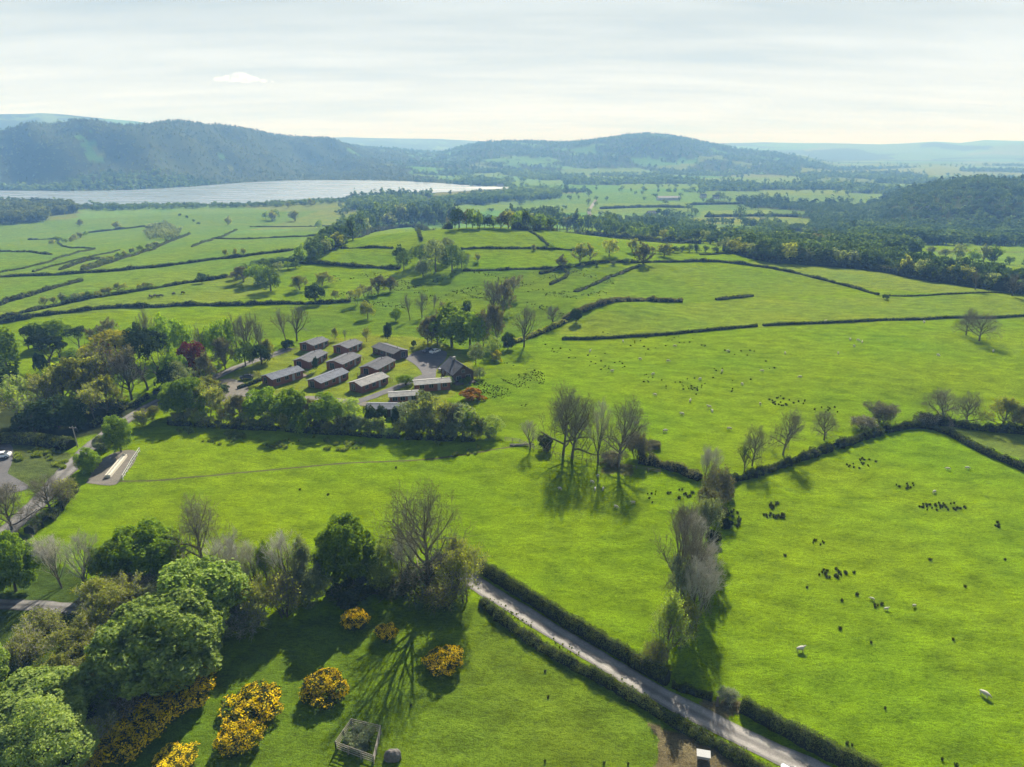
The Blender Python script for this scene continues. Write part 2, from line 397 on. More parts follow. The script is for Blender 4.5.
# image outlines of the swards (each becomes a patch of ground in the world)
SWARDS = [
    # paddock below the lane: shorter, older grass
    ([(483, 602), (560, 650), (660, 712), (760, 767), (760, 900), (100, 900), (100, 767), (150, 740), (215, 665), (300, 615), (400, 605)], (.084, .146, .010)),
    # worn earth round the feeder
    ([(655, 726), (700, 733), (740, 762), (760, 790), (700, 800), (640, 775), (668, 750)], (.125, .112, .062)),
    ([(702, 700), (735, 700), (746, 712), (730, 720), (710, 712)], (.120, .112, .060)), ([(604, 462), (632, 462), (634, 474), (604, 476)], (.110, .130, .040)),
    # verge left of the shrubs
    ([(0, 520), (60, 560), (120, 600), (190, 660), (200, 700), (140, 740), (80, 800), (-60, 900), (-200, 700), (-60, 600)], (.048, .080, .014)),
    # garden lawns round the lodges
    ([(215, 385), (300, 340), (420, 335), (470, 355), (480, 385), (420, 410), (330, 408), (225, 405)], (.140, .190, .020)),
    # rough wet ground beyond the lodges
    ([(180, 345), (260, 305), (345, 304), (400, 272), (560, 268), (640, 265), (620, 296), (560, 322), (530, 345), (470, 350), (420, 335), (310, 335)], (.090, .160, .010)),
    ([(490, 352), (530, 345), (545, 400), (530, 435), (480, 425), (470, 390)], (.104, .182, .005)),
    # left of the road
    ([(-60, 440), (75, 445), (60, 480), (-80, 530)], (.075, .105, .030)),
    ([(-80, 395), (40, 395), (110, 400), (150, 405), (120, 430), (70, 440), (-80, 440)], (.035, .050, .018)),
    # knoll pastures
    ([(330, 268), (415, 230), (540, 222), (590, 240), (560, 248), (440, 252), (400, 262)], (.112, .195, .010)),
    # lakeside pastures
    ([(-80, 330), (-80, 215), (120, 215), (350, 200), (380, 212), (300, 260), (250, 304), (100, 312)], (.112, .192, .022)),
    ([(-80, 275), (140, 269), (256, 255), (300, 240), (340, 205), (180, 214), (-80, 225)], (.104, .184, .024)),
    ([(-80, 320), (115, 297), (225, 276), (290, 262), (256, 304), (90, 310)], (.128, .200, .022)),
    # pale hay pasture upper right
    ([(560, 325), (690, 300), (880, 298), (1100, 294), (1100, 315), (850, 322), (690, 333), (562, 338)], (.130, .200, .016)),
    ([(640, 262), (768, 268), (878, 294), (690, 300), (560, 320), (600, 290)], (.116, .190, .012)),
    ([(732, 262), (853, 265), (918, 275), (1100, 296), (883, 294), (780, 272)], (.135, .200, .024)),
    ([(930, 250), (1100, 252), (1100, 268), (940, 262)], (.115, .160, .030)),
    ([(768, 218), (808, 220), (806, 229), (768, 227)], (.125, .180, .022)), ([(775, 231), (815, 233), (835, 241), (770, 241)], (.115, .165, .025)),
    # right-hand pasture
    ([(740, 478), (850, 440), (930, 428), (1100, 480), (1100, 900), (880, 767), (720, 690), (690, 640), (715, 560)], (.120, .208, .005)),
    ([(940, 428), (1100, 437), (1100, 470), (1030, 466)], (.115, .165, .028)),
]
OPEN = [[(905, 251), (1070, 256), (1070, 271), (935, 264)], [(765, 217), (812, 219), (808, 230), (765, 228)], [(770, 231), (835, 233), (855, 242), (765, 242)], [(560, 204), (690, 202), (700, 212), (560, 213)],
        [(700, 211), (772, 210), (772, 216), (700, 217)], [(690, 218), (760, 218), (760, 224), (700, 224)], [(450, 205), (555, 205), (550, 211), (470, 211)], [(610, 229), (700, 236), (700, 240), (620, 236)], [(700, 226), (760, 228), (760, 234), (705, 233)],
        [(560, 170), (640, 168), (660, 173), (560, 176)], [(700, 178), (800, 177), (800, 182), (700, 183)], [(800, 168), (960, 166), (960, 171), (800, 172)], [(620, 184), (700, 184), (700, 189), (620, 189)], [(760, 190), (850, 190), (850, 195), (760, 195)]]
OPENW = [polyw(p_) for p_ in OPEN]
def isopen(x, y):
    o_ = np.zeros(np.shape(x), bool)
    for w_ in OPENW: o_ |= inpoly(x, y, w_)
    return o_
def build_ground():
    rr = np.concatenate([[0.5, 8, 16, 24], np.geomspace(30, 900, 420), np.geomspace(906, 15000, 230)])
    th = np.concatenate([np.linspace(-PI, -.95, 40)[:-1], np.linspace(-.95, -.75, 30)[:-1], np.linspace(-.75, .75, 640), np.linspace(.75, .95, 30)[1:], np.linspace(.95, PI, 40)[1:]])
    T, R = np.meshgrid(th, rr); X = R * np.sin(T); Y = R * np.cos(T); Z = height(X, Y)
    nr, nt = X.shape
    V = np.stack([X, Y, Z], -1).reshape(-1, 3)
    i = np.arange(nr - 1)[:, None] * nt + np.arange(nt - 1)[None]; i = i.ravel()
    F = np.stack([i, i + 1, i + nt + 1, i + nt], 1)[:, ::-1]
    me = npmesh('ground', V, F, np.arange(len(F)) * 4, [M['grass']], smooth=True)
    x, y, r = V[:, 0], V[:, 1], np.hypot(V[:, 0], V[:, 1])
    col = np.tile(GR, (len(V), 1))
    cc = V[:, :2]
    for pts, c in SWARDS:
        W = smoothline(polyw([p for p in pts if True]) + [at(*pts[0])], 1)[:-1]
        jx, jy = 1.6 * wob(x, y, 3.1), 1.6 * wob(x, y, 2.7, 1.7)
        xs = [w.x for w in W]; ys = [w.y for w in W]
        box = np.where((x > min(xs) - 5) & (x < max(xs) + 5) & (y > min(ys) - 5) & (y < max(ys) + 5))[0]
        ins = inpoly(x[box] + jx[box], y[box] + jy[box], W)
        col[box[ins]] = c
    far = (r > 840) & (x > -330) | (r > 1250)
    idx = np.where(far)[0]
    ci, e = vor(x[idx], y[idx])
    pc = np.stack([.090 + .06 * VCOL[ci, 0], .170 + .06 * VCOL[ci, 1], .028 + .03 * VCOL[ci, 2]], 1)
    wood = iswood(x[idx], y[idx], ci) & (r[idx] > 1000)
    pc[wood] = WOODF
    col[idx] = pc
    for k_, w_ in enumerate(OPENW):
        ins = np.where((r > 300))[0]; ins = ins[inpoly(x[ins], y[ins], w_)]; col[ins] = np.array([.125 + .015 * (k_ % 3), .215 - .01 * (k_ % 2), .030])
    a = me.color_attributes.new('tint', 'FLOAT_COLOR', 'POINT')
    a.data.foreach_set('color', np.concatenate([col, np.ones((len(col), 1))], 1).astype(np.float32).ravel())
    o = bpy.data.objects.new('ground', me); C.objects.link(o); o['kind'] = 'structure'; return o

def hillzone(x, y):
    """0 none, 1 left mountain, 2 right near hill, 3 centre hill"""
    r = np.hypot(x, y); az = np.arctan2(x, y) + .10 * wob(x, y, 160, .9); r = r + 160 * wob(x, y, 210, 2.9); z = np.zeros(np.shape(x), int)
    z[(r > 1500) & (az < az_of(420))] = 1
    z[(r > 930) & (r < 1560) & (az > az_of(780))] = 2
    z[(r > 2700) & (az > az_of(430)) & (az < az_of(760))] = 3
    return z
def iswood(x, y, ci):
    z = hillzone(x, y); n = wob(x, y, 130, .4) + .5 * wob(x, y, 50, 1.4)
    base = VW[ci] < np.where(np.hypot(x, y) > 1700, .36, .20)
    h = height(x, y)
    return np.where(z == 1, (n > -.75 + (h > 180) * .75), np.where(z == 2, n > -.95, np.where(z == 3, (n + (h > 20) * .35 > -.12), base)))
build_ground()

# lake
def flatw(pts):
    o_ = []
    for p_, q_ in pts:
        d_ = raydir(p_, q_); k_ = (CAMH + 34.4) / -d_[2]; o_.append(Vector((d_[0] * k_, d_[1] * k_, -34.4)))
    return o_
W = flatw([(-120, 205.5), (0, 205), (60, 204), (120, 204.5), (200, 204), (260, 203), (320, 200), (345, 197), (380, 195), (430, 193), (480, 190), (512, 188), (512, 187.3), (470, 185.5),
           (440, 183), (400, 181), (350, 180), (300, 180), (250, 182), (200, 186), (150, 189), (110, 190.5), (60, 191), (0, 190), (-120, 190)])
W_LAKE = W
me = bpy.data.meshes.new('lake'); bm = bmesh.new()
vs = [bm.verts.new((w.x, w.y, -34.4)) for w in smoothline(W + [W[0]], 2)[:-1]]; f = bm.faces.new(vs)
if f.normal.z < 0: bmesh.ops.reverse_faces(bm, faces=[f])
bmesh.ops.triangulate(bm, faces=[f]); bm.to_mesh(me); bm.free()
m, nt, ns, ln = newmat('lake water'); tc = ns.new('ShaderNodeTexCoord')
b = nd(ns, 'ShaderNodeBsdfPrincipled', Roughness=.22); b.inputs['Base Color'].default_value = (.20, .25, .30, 1); b.inputs['IOR'].default_value = 1.33
bp = nd(ns, 'ShaderNodeBump', Strength=.02, Distance=.35); ln.new(noise(ns, ln, tc.outputs['Object'], .35, 4, .6), bp.inputs['Height']); ln.new(bp.outputs[0], b.inputs['Normal'])
mr = nd(ns, 'ShaderNodeMapRange'); ln.new(noise(ns, ln, tc.outputs['Object'], .006, 3, .5, ((1, 3, 1), .3)), mr.inputs[0]); mr.inputs[1].default_value = .35; mr.inputs[2].default_value = .65; mr.inputs[3].default_value = .20; mr.inputs[4].default_value = .30; ln.new(mr.outputs[0], b.inputs['Roughness'])
o = ns.new('ShaderNodeOutputMaterial'); ln.new(b.outputs[0], o.inputs[0])
me.materials.append(m); o = bpy.data.objects.new('lake', me); C.objects.link(o); o['kind'] = 'structure'

# roads and hard ground
strip('lane', [(440, 558), (485, 590), (560, 636), (640, 684), (700, 716), (760, 746), (815, 770), (900, 812), (1050, 900)], 3.3, M['lane'], .05, rag=.12)
strip('road', [(-120, 640), (-40, 565), (0, 537), (30, 512), (60, 478), (88, 448), (118, 425), (142, 410), (165, 398), (195, 386), (215, 377), (240, 366), (265, 358), (290, 348)], 4.2, M['road'], .07, rag=.2)
strip('track', [(-60, 604), (0, 604), (40, 606), (82, 609)], 2.6, M['road'], .05, rag=.2)
patch('hardstanding', [(86, 483), (96, 466), (112, 452), (138, 449), (136, 462), (122, 477), (116, 487)], M['gravel'], .06)
patch('yard', [(-40, 436), (12, 440), (14, 460), (4, 478), (30, 484), (26, 492), (-50, 500)], M['tarmac'], .06)
patch('parking_area', [(206, 388), (222, 378), (240, 380), (250, 388), (246, 396), (228, 402), (208, 402)], M['gravel'], .09)
patch('tarmac_forecourt', [(404, 358), (420, 349), (448, 350), (446, 360), (436, 368), (436, 381), (424, 381), (420, 368)], M['tarmac'], .09)
strip('driveway', [(352, 404), (366, 399), (382, 393), (400, 386), (418, 379), (430, 374)], 3.4, M['tarmac'], .10)
strip('access_track', [(240, 394), (262, 397), (290, 398), (320, 398), (345, 401), (366, 404), (390, 411)], 3.0, M['gravel'], .08)
for pts, w in (([(90, 481), (150, 482), (210, 476), (270, 470), (340, 463), (420, 461), (500, 449), (528, 444)], .7)
               ,):
    strip('path', pts, w, M['track'], .03, rag=.12)
# ------------------------------------------------------------------ plant prototypes
def unit(n, r, up=-.35):
    out = []
    while len(out) < n:
        d = r.normal(size=(n * 2, 3)); d /= np.linalg.norm(d, axis=1, keepdims=True)
        d = d[(d[:, 2] > up) | (r.uniform(size=len(d)) < .25)]
        out.extend(d.tolist())
    return np.array(out[:n])

def crown_points(r, n, a, b, zc, K, lobe=(.30, .46), up=-.3, inner=.06, squash=1.0):
    """leaf positions on K lobes inside an ellipsoid (a,a,b) centred at zc"""
    d = unit(K, r, -.55); rad = r.uniform(.42, .84, K) ** .8
    ci = d * rad[:, None]; ci[0] = (0, 0, .1)
    lr = r.uniform(*lobe, K); lr[0] = .55
    w = lr ** 2; k = r.choice(K, n, p=w / w.sum())
    dd = unit(n, r, up)
    bump = 1 + .13 * np.sin(dd[:, 0] * 7 + k * 1.7) * np.cos(dd[:, 1] * 8 + k) + .08 * np.sin(dd[:, 2] * 13 + k * 3)
    rr_ = bump * r.uniform(.80, 1.06, n); ins = r.uniform(size=n) < inner; rr_[ins] *= r.uniform(.2, .9, ins.sum())
    P = ci[k] + dd * (lr[k] * rr_)[:, None]
    # drop leaves buried deep inside other lobes
    D = np.linalg.norm(P[:, None] - ci[None], axis=2) / lr[None]; deep = (D < .72).sum(1) > 0
    keep = ~deep | (r.uniform(size=n) < .15)
    P = P[keep]; dd = dd[keep]
    gp = np.sin(P[:, 0] * 6.1 + K) * np.sin(P[:, 1] * 5.7 + 1.3) * np.sin(P[:, 2] * 6.6 + K * .7) + .35 * np.sin(P[:, 0] * 13 + P[:, 2] * 11)
    keep = (gp < .38) | (r.uniform(size=len(P)) < .22); P = P[keep]; dd = dd[keep]
    P = P * np.array([a, a, b * squash]) + np.array([0, 0, zc])
    return P, dd

def skeleton(r, H, trunk_frac=.25, levels=4, spread=40, kids=(7, 6, 5, 4), r0=.35, ratio=(.62, .55, .5, .5), trop=.12, stems=1, twist=.16, up0=1.0, twig=.018, limb=.46, bole=.55):
    segs = {k: [] for k in range(levels + 1)}; tips = []
    def grow(p, d, L, rad, lev):
        ns_ = (7, 5, 4, 3, 2)[min(lev, 4)]
        pts = [p]; dirs = [d]; rads = [rad]; rend = max(twig, rad * .35)
        for i in range(ns_):
            d = d + r.normal(size=3) * twist * (.4 if lev == 0 else 1); d[2] += trop * (.3 if lev == 0 else 1); d = d / np.linalg.norm(d)
            p2 = p + d * L / ns_; rn = rad + (rend - rad) * (i + 1) / ns_
            segs[lev].append((p, p2, rads[-1], rn)); p = p2; pts.append(p); dirs.append(d); rads.append(rn)
        if lev >= levels: tips.append((p, d)); return
        nk = kids[min(lev, len(kids) - 1)]
        f0 = trunk_frac / (up0) if lev == 0 else .22
        az = r.uniform(0, 6.28)
        for j in range(nk):
            f = f0 + (1 - f0) * (j + .5 + r.uniform(-.3, .3)) / nk; x = f * ns_; i = min(int(x), ns_ - 1)
            q = pts[i] + (pts[i + 1] - pts[i]) * (x - i); dd = dirs[i + 1]
            az += 2.4 + r.uniform(-.4, .4); s = math.radians(spread * r.uniform(.7, 1.3))
            u = np.cross(dd, [math.cos(az), math.sin(az), .2]); u /= np.linalg.norm(u); nd_ = dd * math.cos(s) + u * math.sin(s)
            LL = L * ratio[min(lev, 3)] * (1.15 - .55 * (f - f0) / (1 - f0)) * r.uniform(.8, 1.2)
            if lev == 0:
                LL = H * limb * (1.15 - .45 * f) * r.uniform(.85, 1.15); s = math.radians(spread * (1.45 - .95 * f) * r.uniform(.8, 1.2)); nd_ = dd * math.cos(s) + u * math.sin(s)
            grow(q, nd_, LL, max(twig, rads[i] * (.62 if lev == 0 else .6)), lev + 1)
    for s in range(stems):
        a = s * 2.4 + r.uniform(0, 1); lean = 0 if stems == 1 else r.uniform(.12, .35)
        d = np.array([math.cos(a) * lean, math.sin(a) * lean, 1.0]); d /= np.linalg.norm(d)
        L = H * (bole if stems == 1 else r.uniform(.5, .75))
        grow(np.array([math.cos(a) * .3 * (stems > 1), math.sin(a) * .3 * (stems > 1), -.2]), d, L, r0 * (1 if stems == 1 else .6), 0)
    return segs, tips

PROTO = {}
def fit(parts, H, W):
    """squash the meshes so that the plant is H tall and W wide"""
    co = []
    for me in parts:
        a = np.empty(len(me.vertices) * 3, np.float32); me.vertices.foreach_get('co', a); co.append(a.reshape(-1, 3))
    al = np.concatenate(co); zt = np.quantile(al[:, 2], .998); wx = (np.quantile(np.hypot(al[:, 0], al[:, 1]), .93)) * 2
    for me, a in zip(parts, co):
        a = a * np.array([W / wx, W / wx, H / zt]); me.vertices.foreach_set('co', a.astype(np.float32).ravel()); me.update()

def make_leafy(key, seed, H=10, W=9, leaf=.42, n=9000, K=26, zb=.16, lod=0, lobe=(.28, .44), twigs=True, mats=('bark', 'mid'), up=-.35, single=False):
    r = np.random.default_rng(seed)
    zb = zb - .10; tz = H * zb; b = (H - tz) / 2; a = W / 2
    P, N = crown_points(r, n, a * .80, b * .86, tz + b * 1.0, K, lobe, up); kk_ = P[:, 2] > H * .015; P = P[kk_]; N = N[kk_]
    N = N + r.normal(size=N.shape) * .55; N[:, 2] += .25
    T = Geo()
    if lod == 0:
        segs, _ = skeleton(r, H * .92, .22, 2, 45, (7, 4), r0=H * .022)
        T.tube(segs[0], 7); T.tube(segs[1], 5); T.tube(segs[2], 3)
    else:
        T.tube([(np.array([0, 0, -.3]), np.array([.1, 0, H * .35]), H * .026, H * .018), (np.array([.1, 0, H * .35]), np.array([0, .1, H * .75]), H * .018, H * .006)], 5)
    if single:
        T.leaves(P, N, np.full(len(P), leaf), 1, r=r); me = T.mesh(key, [M[mats[0]], M[mats[1]]]); fit([me], H, W); PROTO.setdefault(key, []).append((me,)); return
    L = Geo().leaves(P, N, np.full(len(P), leaf), 0, r=r)
    t = T.mesh(key + '_trunk', [M[mats[0]]]); c = L.mesh(key + '_crown', [M[mats[1]]])
    co = [c]; fit([t, c], H, W); PROTO.setdefault(key, []).append((t, c))

def make_bare(key, seed, H=10, W=9, kids=(9, 6, 5, 4), levels=4, spread=40, stems=1, r0=.3, trop=.12, trunk_frac=.25, twig=.018, leaves=0, leaf=.2, lmat='olive', mats=('bark', 'twig'), single=False, ivy=0, twist=.16, haze=0):
    r = np.random.default_rng(seed)
    segs, tips = skeleton(r, H, trunk_frac, levels, spread, kids, r0, trop=trop, stems=stems, twig=twig, twist=twist)
    T = Geo(); B = Geo(); G = T if single else B; mi = 1 if single else 0
    T.tube(segs[0], 7); T.tube(segs[1], 5)
    for l in range(2, levels + 1): G.tube(segs[l], 3, mi)
    if haze:   # short spray twigs round every branch tip
        ss = []
        for p, d in tips:
            for _ in range(haze):
                q = d + r.normal(size=3) * .55; q /= np.linalg.norm(q); q0 = p - d * r.uniform(0, .5); ss.append((q0, q0 + q * r.uniform(.35, .9), twig * .8, twig * .5))
        G.tube(ss, 3, mi)
    mt = [M[mats[0]], M[mats[1]], M[lmat]] if single else [M[mats[1]], M[lmat]]
    if leaves:
        P = []
        src = [s for l in range(max(1, levels - 1), levels + 1) for s in segs[l]]
        k = r.integers(0, len(src), leaves); u = r.uniform(0, 1, leaves)
        P = np.array([src[i][0] + (src[i][1] - src[i][0]) * w for i, w in zip(k, u)]) + r.normal(size=(leaves, 3)) * .22
        N = r.normal(size=(leaves, 3)); N[:, 2] = np.abs(N[:, 2]) + .3
        G.leaves(P, N, np.full(leaves, leaf), 2 if single else 1, r=r)
    if ivy:
        k = r.integers(0, len(segs[0]), ivy); P = []
        for i in k:
            s = segs[0][i]; a = r.uniform(0, 6.28); q = s[0] + (s[1] - s[0]) * r.uniform(); P.append(q + np.array([math.cos(a), math.sin(a), 0]) * (s[2] + r.uniform(.05, .45)))
        P = np.array(P); P = P[P[:, 2] < H * .55]
        Ng = P * np.array([1, 1, 0]) + r.normal(size=P.shape) * .3
        if single: T.leaves(P, Ng, np.full(len(P), .3), 2, r=r)
        else: B.leaves(P, Ng, np.full(len(P), .3), 1, r=r)
    if single:
        me = T.mesh(key, mt); fit([me], H, W); PROTO.setdefault(key, []).append((me,)); return
    t = T.mesh(key + '_trunk', [M[mats[0]]]); c = B.mesh(key + '_crown', mt)
    fit([t, c], H, W); PROTO.setdefault(key, []).append((t, c))

# near (size class 0), middle (1), far (2)
for s in (1, 2): make_leafy('syc0', s, 12, 12, .36, 46000, 130, .04, lobe=(.13, .23), mats=('bark', 'bright'), up=-.5)
for s in (3, 4): make_leafy('leaf0', s, 10, 9, .36, 15000, 46, .05, mats=('bark', 'fresh'), lobe=(.2, .34))
make_leafy('soft0', 5, 8, 8, .20, 22000, 40, .05, lobe=(.2, .36), mats=('greybark', 'pale'), up=-.6)
for s in (6, 7, 8): make_leafy('leaf1', s, 10, 9, .50, 4600, 34, .05, lod=1, mats=('bark', 'mid'), lobe=(.2, .36))
for s in (9, 10): make_leafy('soft1', s, 8, 8, .34, 3600, 22, .08, lod=1, lobe=(.22, .38), mats=('greybark', 'pale'))
for s in (11, 12, 13): make_leafy('leaf2', s, 10, 10, 1.05, 620, 13, .03, lod=2, mats=('bark', 'mid'), single=True)
for s in (14, 15): make_leafy('pine1', s, 12, 9, .45, 2600, 14, .58, lod=0, lobe=(.22, .4), mats=('bark', 'pine'), up=-.1)
make_bare('wide0', 21, 13, 13, (13, 8, 6, 3), 4, 54, r0=.34, trop=.07, trunk_frac=.2, twig=.012, mats=('greybark', 'twig'), haze=1)
make_bare('wide0', 22, 13, 13, (13, 8, 6, 3), 4, 52, r0=.36, trop=.07, trunk_frac=.22, twig=.012, mats=('greybark', 'twig'), haze=1)
make_bare('wide0', 23, 15, 12, (13, 8, 6, 3), 4, 48, r0=.36, trop=.08, trunk_frac=.25, twig=.012, mats=('greybark', 'twig'), haze=1)
make_bare('tall0', 24, 14, 7, (9, 6, 4, 3), 4, 26, r0=.26, trunk_frac=.2, trop=.22, twig=.013, mats=('greybark', 'twigpale'), haze=2)
make_bare('tall0', 25, 14, 7, (9, 6, 4, 3), 4, 28, r0=.26, stems=2, trunk_frac=.25, trop=.22, twig=.013, mats=('greybark', 'twigpale'), haze=2)
make_bare('half0', 26, 10, 9, (13, 6, 5, 3), 4, 38, r0=.22, twig=.014, trunk_frac=.1, leaves=6000, leaf=.26, lmat='olive', mats=('greybark', 'twig'))
make_bare('half0', 27, 10, 8, (8, 6, 5, 3), 4, 34, r0=.2, twig=.014, leaves=6500, leaf=.24, lmat='olive', mats=('greybark', 'twigpale'), stems=2, trunk_frac=.15)
make_bare('twig0', 28, 5, 6, (6, 5, 4, 4), 3, 40, stems=6, r0=.12, twig=.016, leaves=2600, leaf=.22, lmat='brown', mats=('bark', 'twig'), trunk_frac=.1, haze=2)
make_bare('twig0', 29, 5, 6, (6, 5, 4, 4), 3, 44, stems=7, r0=.10, twig=.016, leaves=4200, leaf=.22, lmat='olive', mats=('bark', 'twigpale'), trunk_frac=.1, haze=1)
make_bare('wide1', 31, 12, 12, (12, 6, 4, 3), 3, 44, r0=.32, trunk_frac=.22, twig=.030, mats=('bark', 'twig'), haze=1)
make_bare('wide1', 32, 12, 10, (12, 6, 5, 3), 3, 38, r0=.30, trunk_frac=.25, twig=.035, mats=('bark', 'twig'), haze=2)
make_bare('tall1', 33, 13, 7, (8, 6, 4, 3), 3, 26, r0=.25, trop=.22, twig=.032, mats=('greybark', 'twig'), haze=1)
make_bare('half1', 34, 10, 9, (12, 6, 5, 3), 3, 38, trunk_frac=.08, r0=.22, twig=.030, leaves=2600, leaf=.42, lmat='olive', mats=('greybark', 'twig'))
make_bare('half1', 35, 10, 8, (8, 6, 5, 3), 3, 34, r0=.22, twig=.030, leaves=2200, leaf=.42, lmat='olive', mats=('greybark', 'twigpale'), stems=2)
make_bare('twig1', 36, 5, 6, (6, 5, 4, 4), 3, 40, stems=5, r0=.12, twig=.030, leaves=900, leaf=.45, lmat='brown', mats=('bark', 'twig'), trunk_frac=.1)
make_bare('half2', 37, 10, 9, (12, 6, 4), 2, 38, trunk_frac=.06, r0=.25, twig=.06, leaves=520, leaf=1.0, lmat='olive', mats=('bark', 'twig'), single=True)
make_bare('half2', 38, 10, 9, (12, 6, 4), 2, 36, trunk_frac=.06, r0=.25, twig=.06, leaves=440, leaf=1.0, lmat='brown', mats=('bark', 'twig'), single=True)
make_bare('wide2', 39, 10, 10, (12, 6, 4), 3, 42, r0=.28, twig=.05, mats=('bark', 'twig'), single=True)
# bushes without a trunk
def make_bush(key, seed, H, W, leaf, n, K, mat, core=None, flower=None, nf=0, twig=0):
    r = np.random.default_rng(seed)
    P, N = crown_points(r, n, W / 2 * .8, H * .5, H * .42, K, (.28, .45), -.25, .1)
    P = P[P[:, 2] > -.05]; N = N[:len(P)] + r.normal(size=(len(P), 3)) * .6; N[:, 2] += .2
    g = Geo().leaves(P, N, np.full(len(P), leaf), 0, r=r)
    if twig:
        segs, _ = skeleton(r, H, .1, 2, 42, (5, 5), r0=.08, stems=6, twig=.02)
        for l in range(3): g.tube(segs[l], 3, 1)
    me = g.mesh(key, [M[mat], M['twig']])
    if not flower: fit([me], H, W); PROTO.setdefault(key, []).append((me,)); return
    Q, Nq = crown_points(np.random.default_rng(seed), nf, W / 2 * .83, H * .52, H * .43, K, (.28, .45), -.05, .0)
    k = (Q[:, 2] > H * .36); Q = Q[k]; Nq = Nq[k]
    pt = np.sin(Q[:, 0] * 4.3 + seed) * np.cos(Q[:, 1] * 3.9 + seed) + np.sin(Q[:, 2] * 5 + Q[:, 0] * 2) * .5
    k = pt + r.uniform(-.7, .7, len(Q)) > -.25; Q = Q[k]; Nq = Nq[k] + r.normal(size=(k.sum(), 3)) * .5
    fm = Geo().leaves(Q, Nq, np.full(len(Q), leaf * .9), 0, r=r).mesh(key + '_flowers', [M[flower]])
    fit([me, fm], H, W); PROTO.setdefault(key, []).append((me, fm))
for s in (41, 42, 43): make_bush('gorse', s, 2.2, 4.4, .17, 8000, 34, 'gorseleaf', flower='gorseflower', nf=11500)
for s in (44, 45): make_bush('bush0', s, 3.5, 4.5, .26, 6500, 18, 'mid', twig=1)
for s in (46, 47): make_bush('bush1', s, 3.0, 4.0, .45, 1100, 12, 'mid')
for s in (48, 49): make_bush('bush2', s, 3.0, 4.0, .9, 150, 8, 'dark')

PARTS = {'gorse': ('foliage', 'blossom')}
def plant(key, p, H, W, name='tree', rz=None, crown=None, bark=None, lean=None, var=None):
    """a plant of prototype `key` standing at p, H tall, W wide: its own root with its own parts"""
    lst = PROTO[key]; k = random.randrange(len(lst)) if var is None else var % len(lst); pr = lst[k]
    bb = PROTO.setdefault('_dim', {}); kk = (key, k)
    if kk not in bb:
        mx = 0; mw = 0
        for me in pr:
            a = np.empty(len(me.vertices) * 3, np.float32); me.vertices.foreach_get('co', a); a = a.reshape(-1, 3); mx = max(mx, np.quantile(a[:, 2], .998)); mw = max(mw, np.quantile(np.hypot(a[:, 0], a[:, 1]), .93) * 2)
        bb[kk] = (mx, mw)
    h0, w0 = bb[kk]; sc = (W / w0 * random.uniform(.96, 1.04), W / w0 * random.uniform(.96, 1.04), H / h0)
    rz = random.uniform(0, 6.28) if rz is None else rz
    def setm(o, slot, m):
        if m and slot < len(o.material_slots): o.material_slots[slot].link = 'OBJECT'; o.material_slots[slot].material = M[m]
    if len(pr) == 1:
        o = bpy.data.objects.new(name, pr[0]); C.objects.link(o); o.location = p; o.rotation_euler = (0, 0, rz); o.scale = sc
        if key.startswith('bush'): setm(o, 0, crown)
        elif key.startswith('leaf2'): setm(o, 1, crown)
        elif key.startswith(('half2',)): setm(o, 2, crown)
        return o
    root = empty(name, p, rz); root.scale = sc
    if lean: root.rotation_euler = (lean[1], lean[0], rz)
    nm = PARTS.get(key, ('trunk', 'crown'))
    for me, n_ in zip(pr, nm):
        o = bpy.data.objects.new(n_, me); C.objects.link(o); o.parent = root
        if n_ == 'crown':
            if key[:4] in ('half', 'twig'): setm(o, 1, crown)
            elif key[:4] in ('wide', 'tall'): setm(o, 0, crown)
            else: setm(o, 0, crown)
        if n_ == 'trunk' : setm(o, 0, bark)
    return root

def T(key, bx, by, ty, w, label, crown=None, name='tree', cat='tree', group=None, lean=None, bark=None, var=None):
    p = at(bx, by); H = max(.8, pxheight(p, bx, ty)); W = pxwidth(p, w)
    if key[:3] in ('syc', 'lea', 'sof', 'bus', 'gor', 'twi', 'hal') and depth(p) < 330:      # `by` is the near edge of a crown that reaches the ground
        q = Vector((p.x, p.y)); W *= .96 if key == 'gorse' else 1; q = q + q.normalized() * W * (.42 if key in ('gorse', 'bush0') else .30); p = Vector((q.x, q.y, float(height(q.x, q.y)))); H = max(.8, pxheight(p, bx, ty))
        if key[:3] in ('gor', 'bus', 'syc', 'sof'): H = max(.7, H - .06 * W)
    o = plant(key, p, H, W, name, crown=crown, lean=lean, bark=bark, var=var)
    o.location.z -= .05
    return tag(o, label, cat, group)

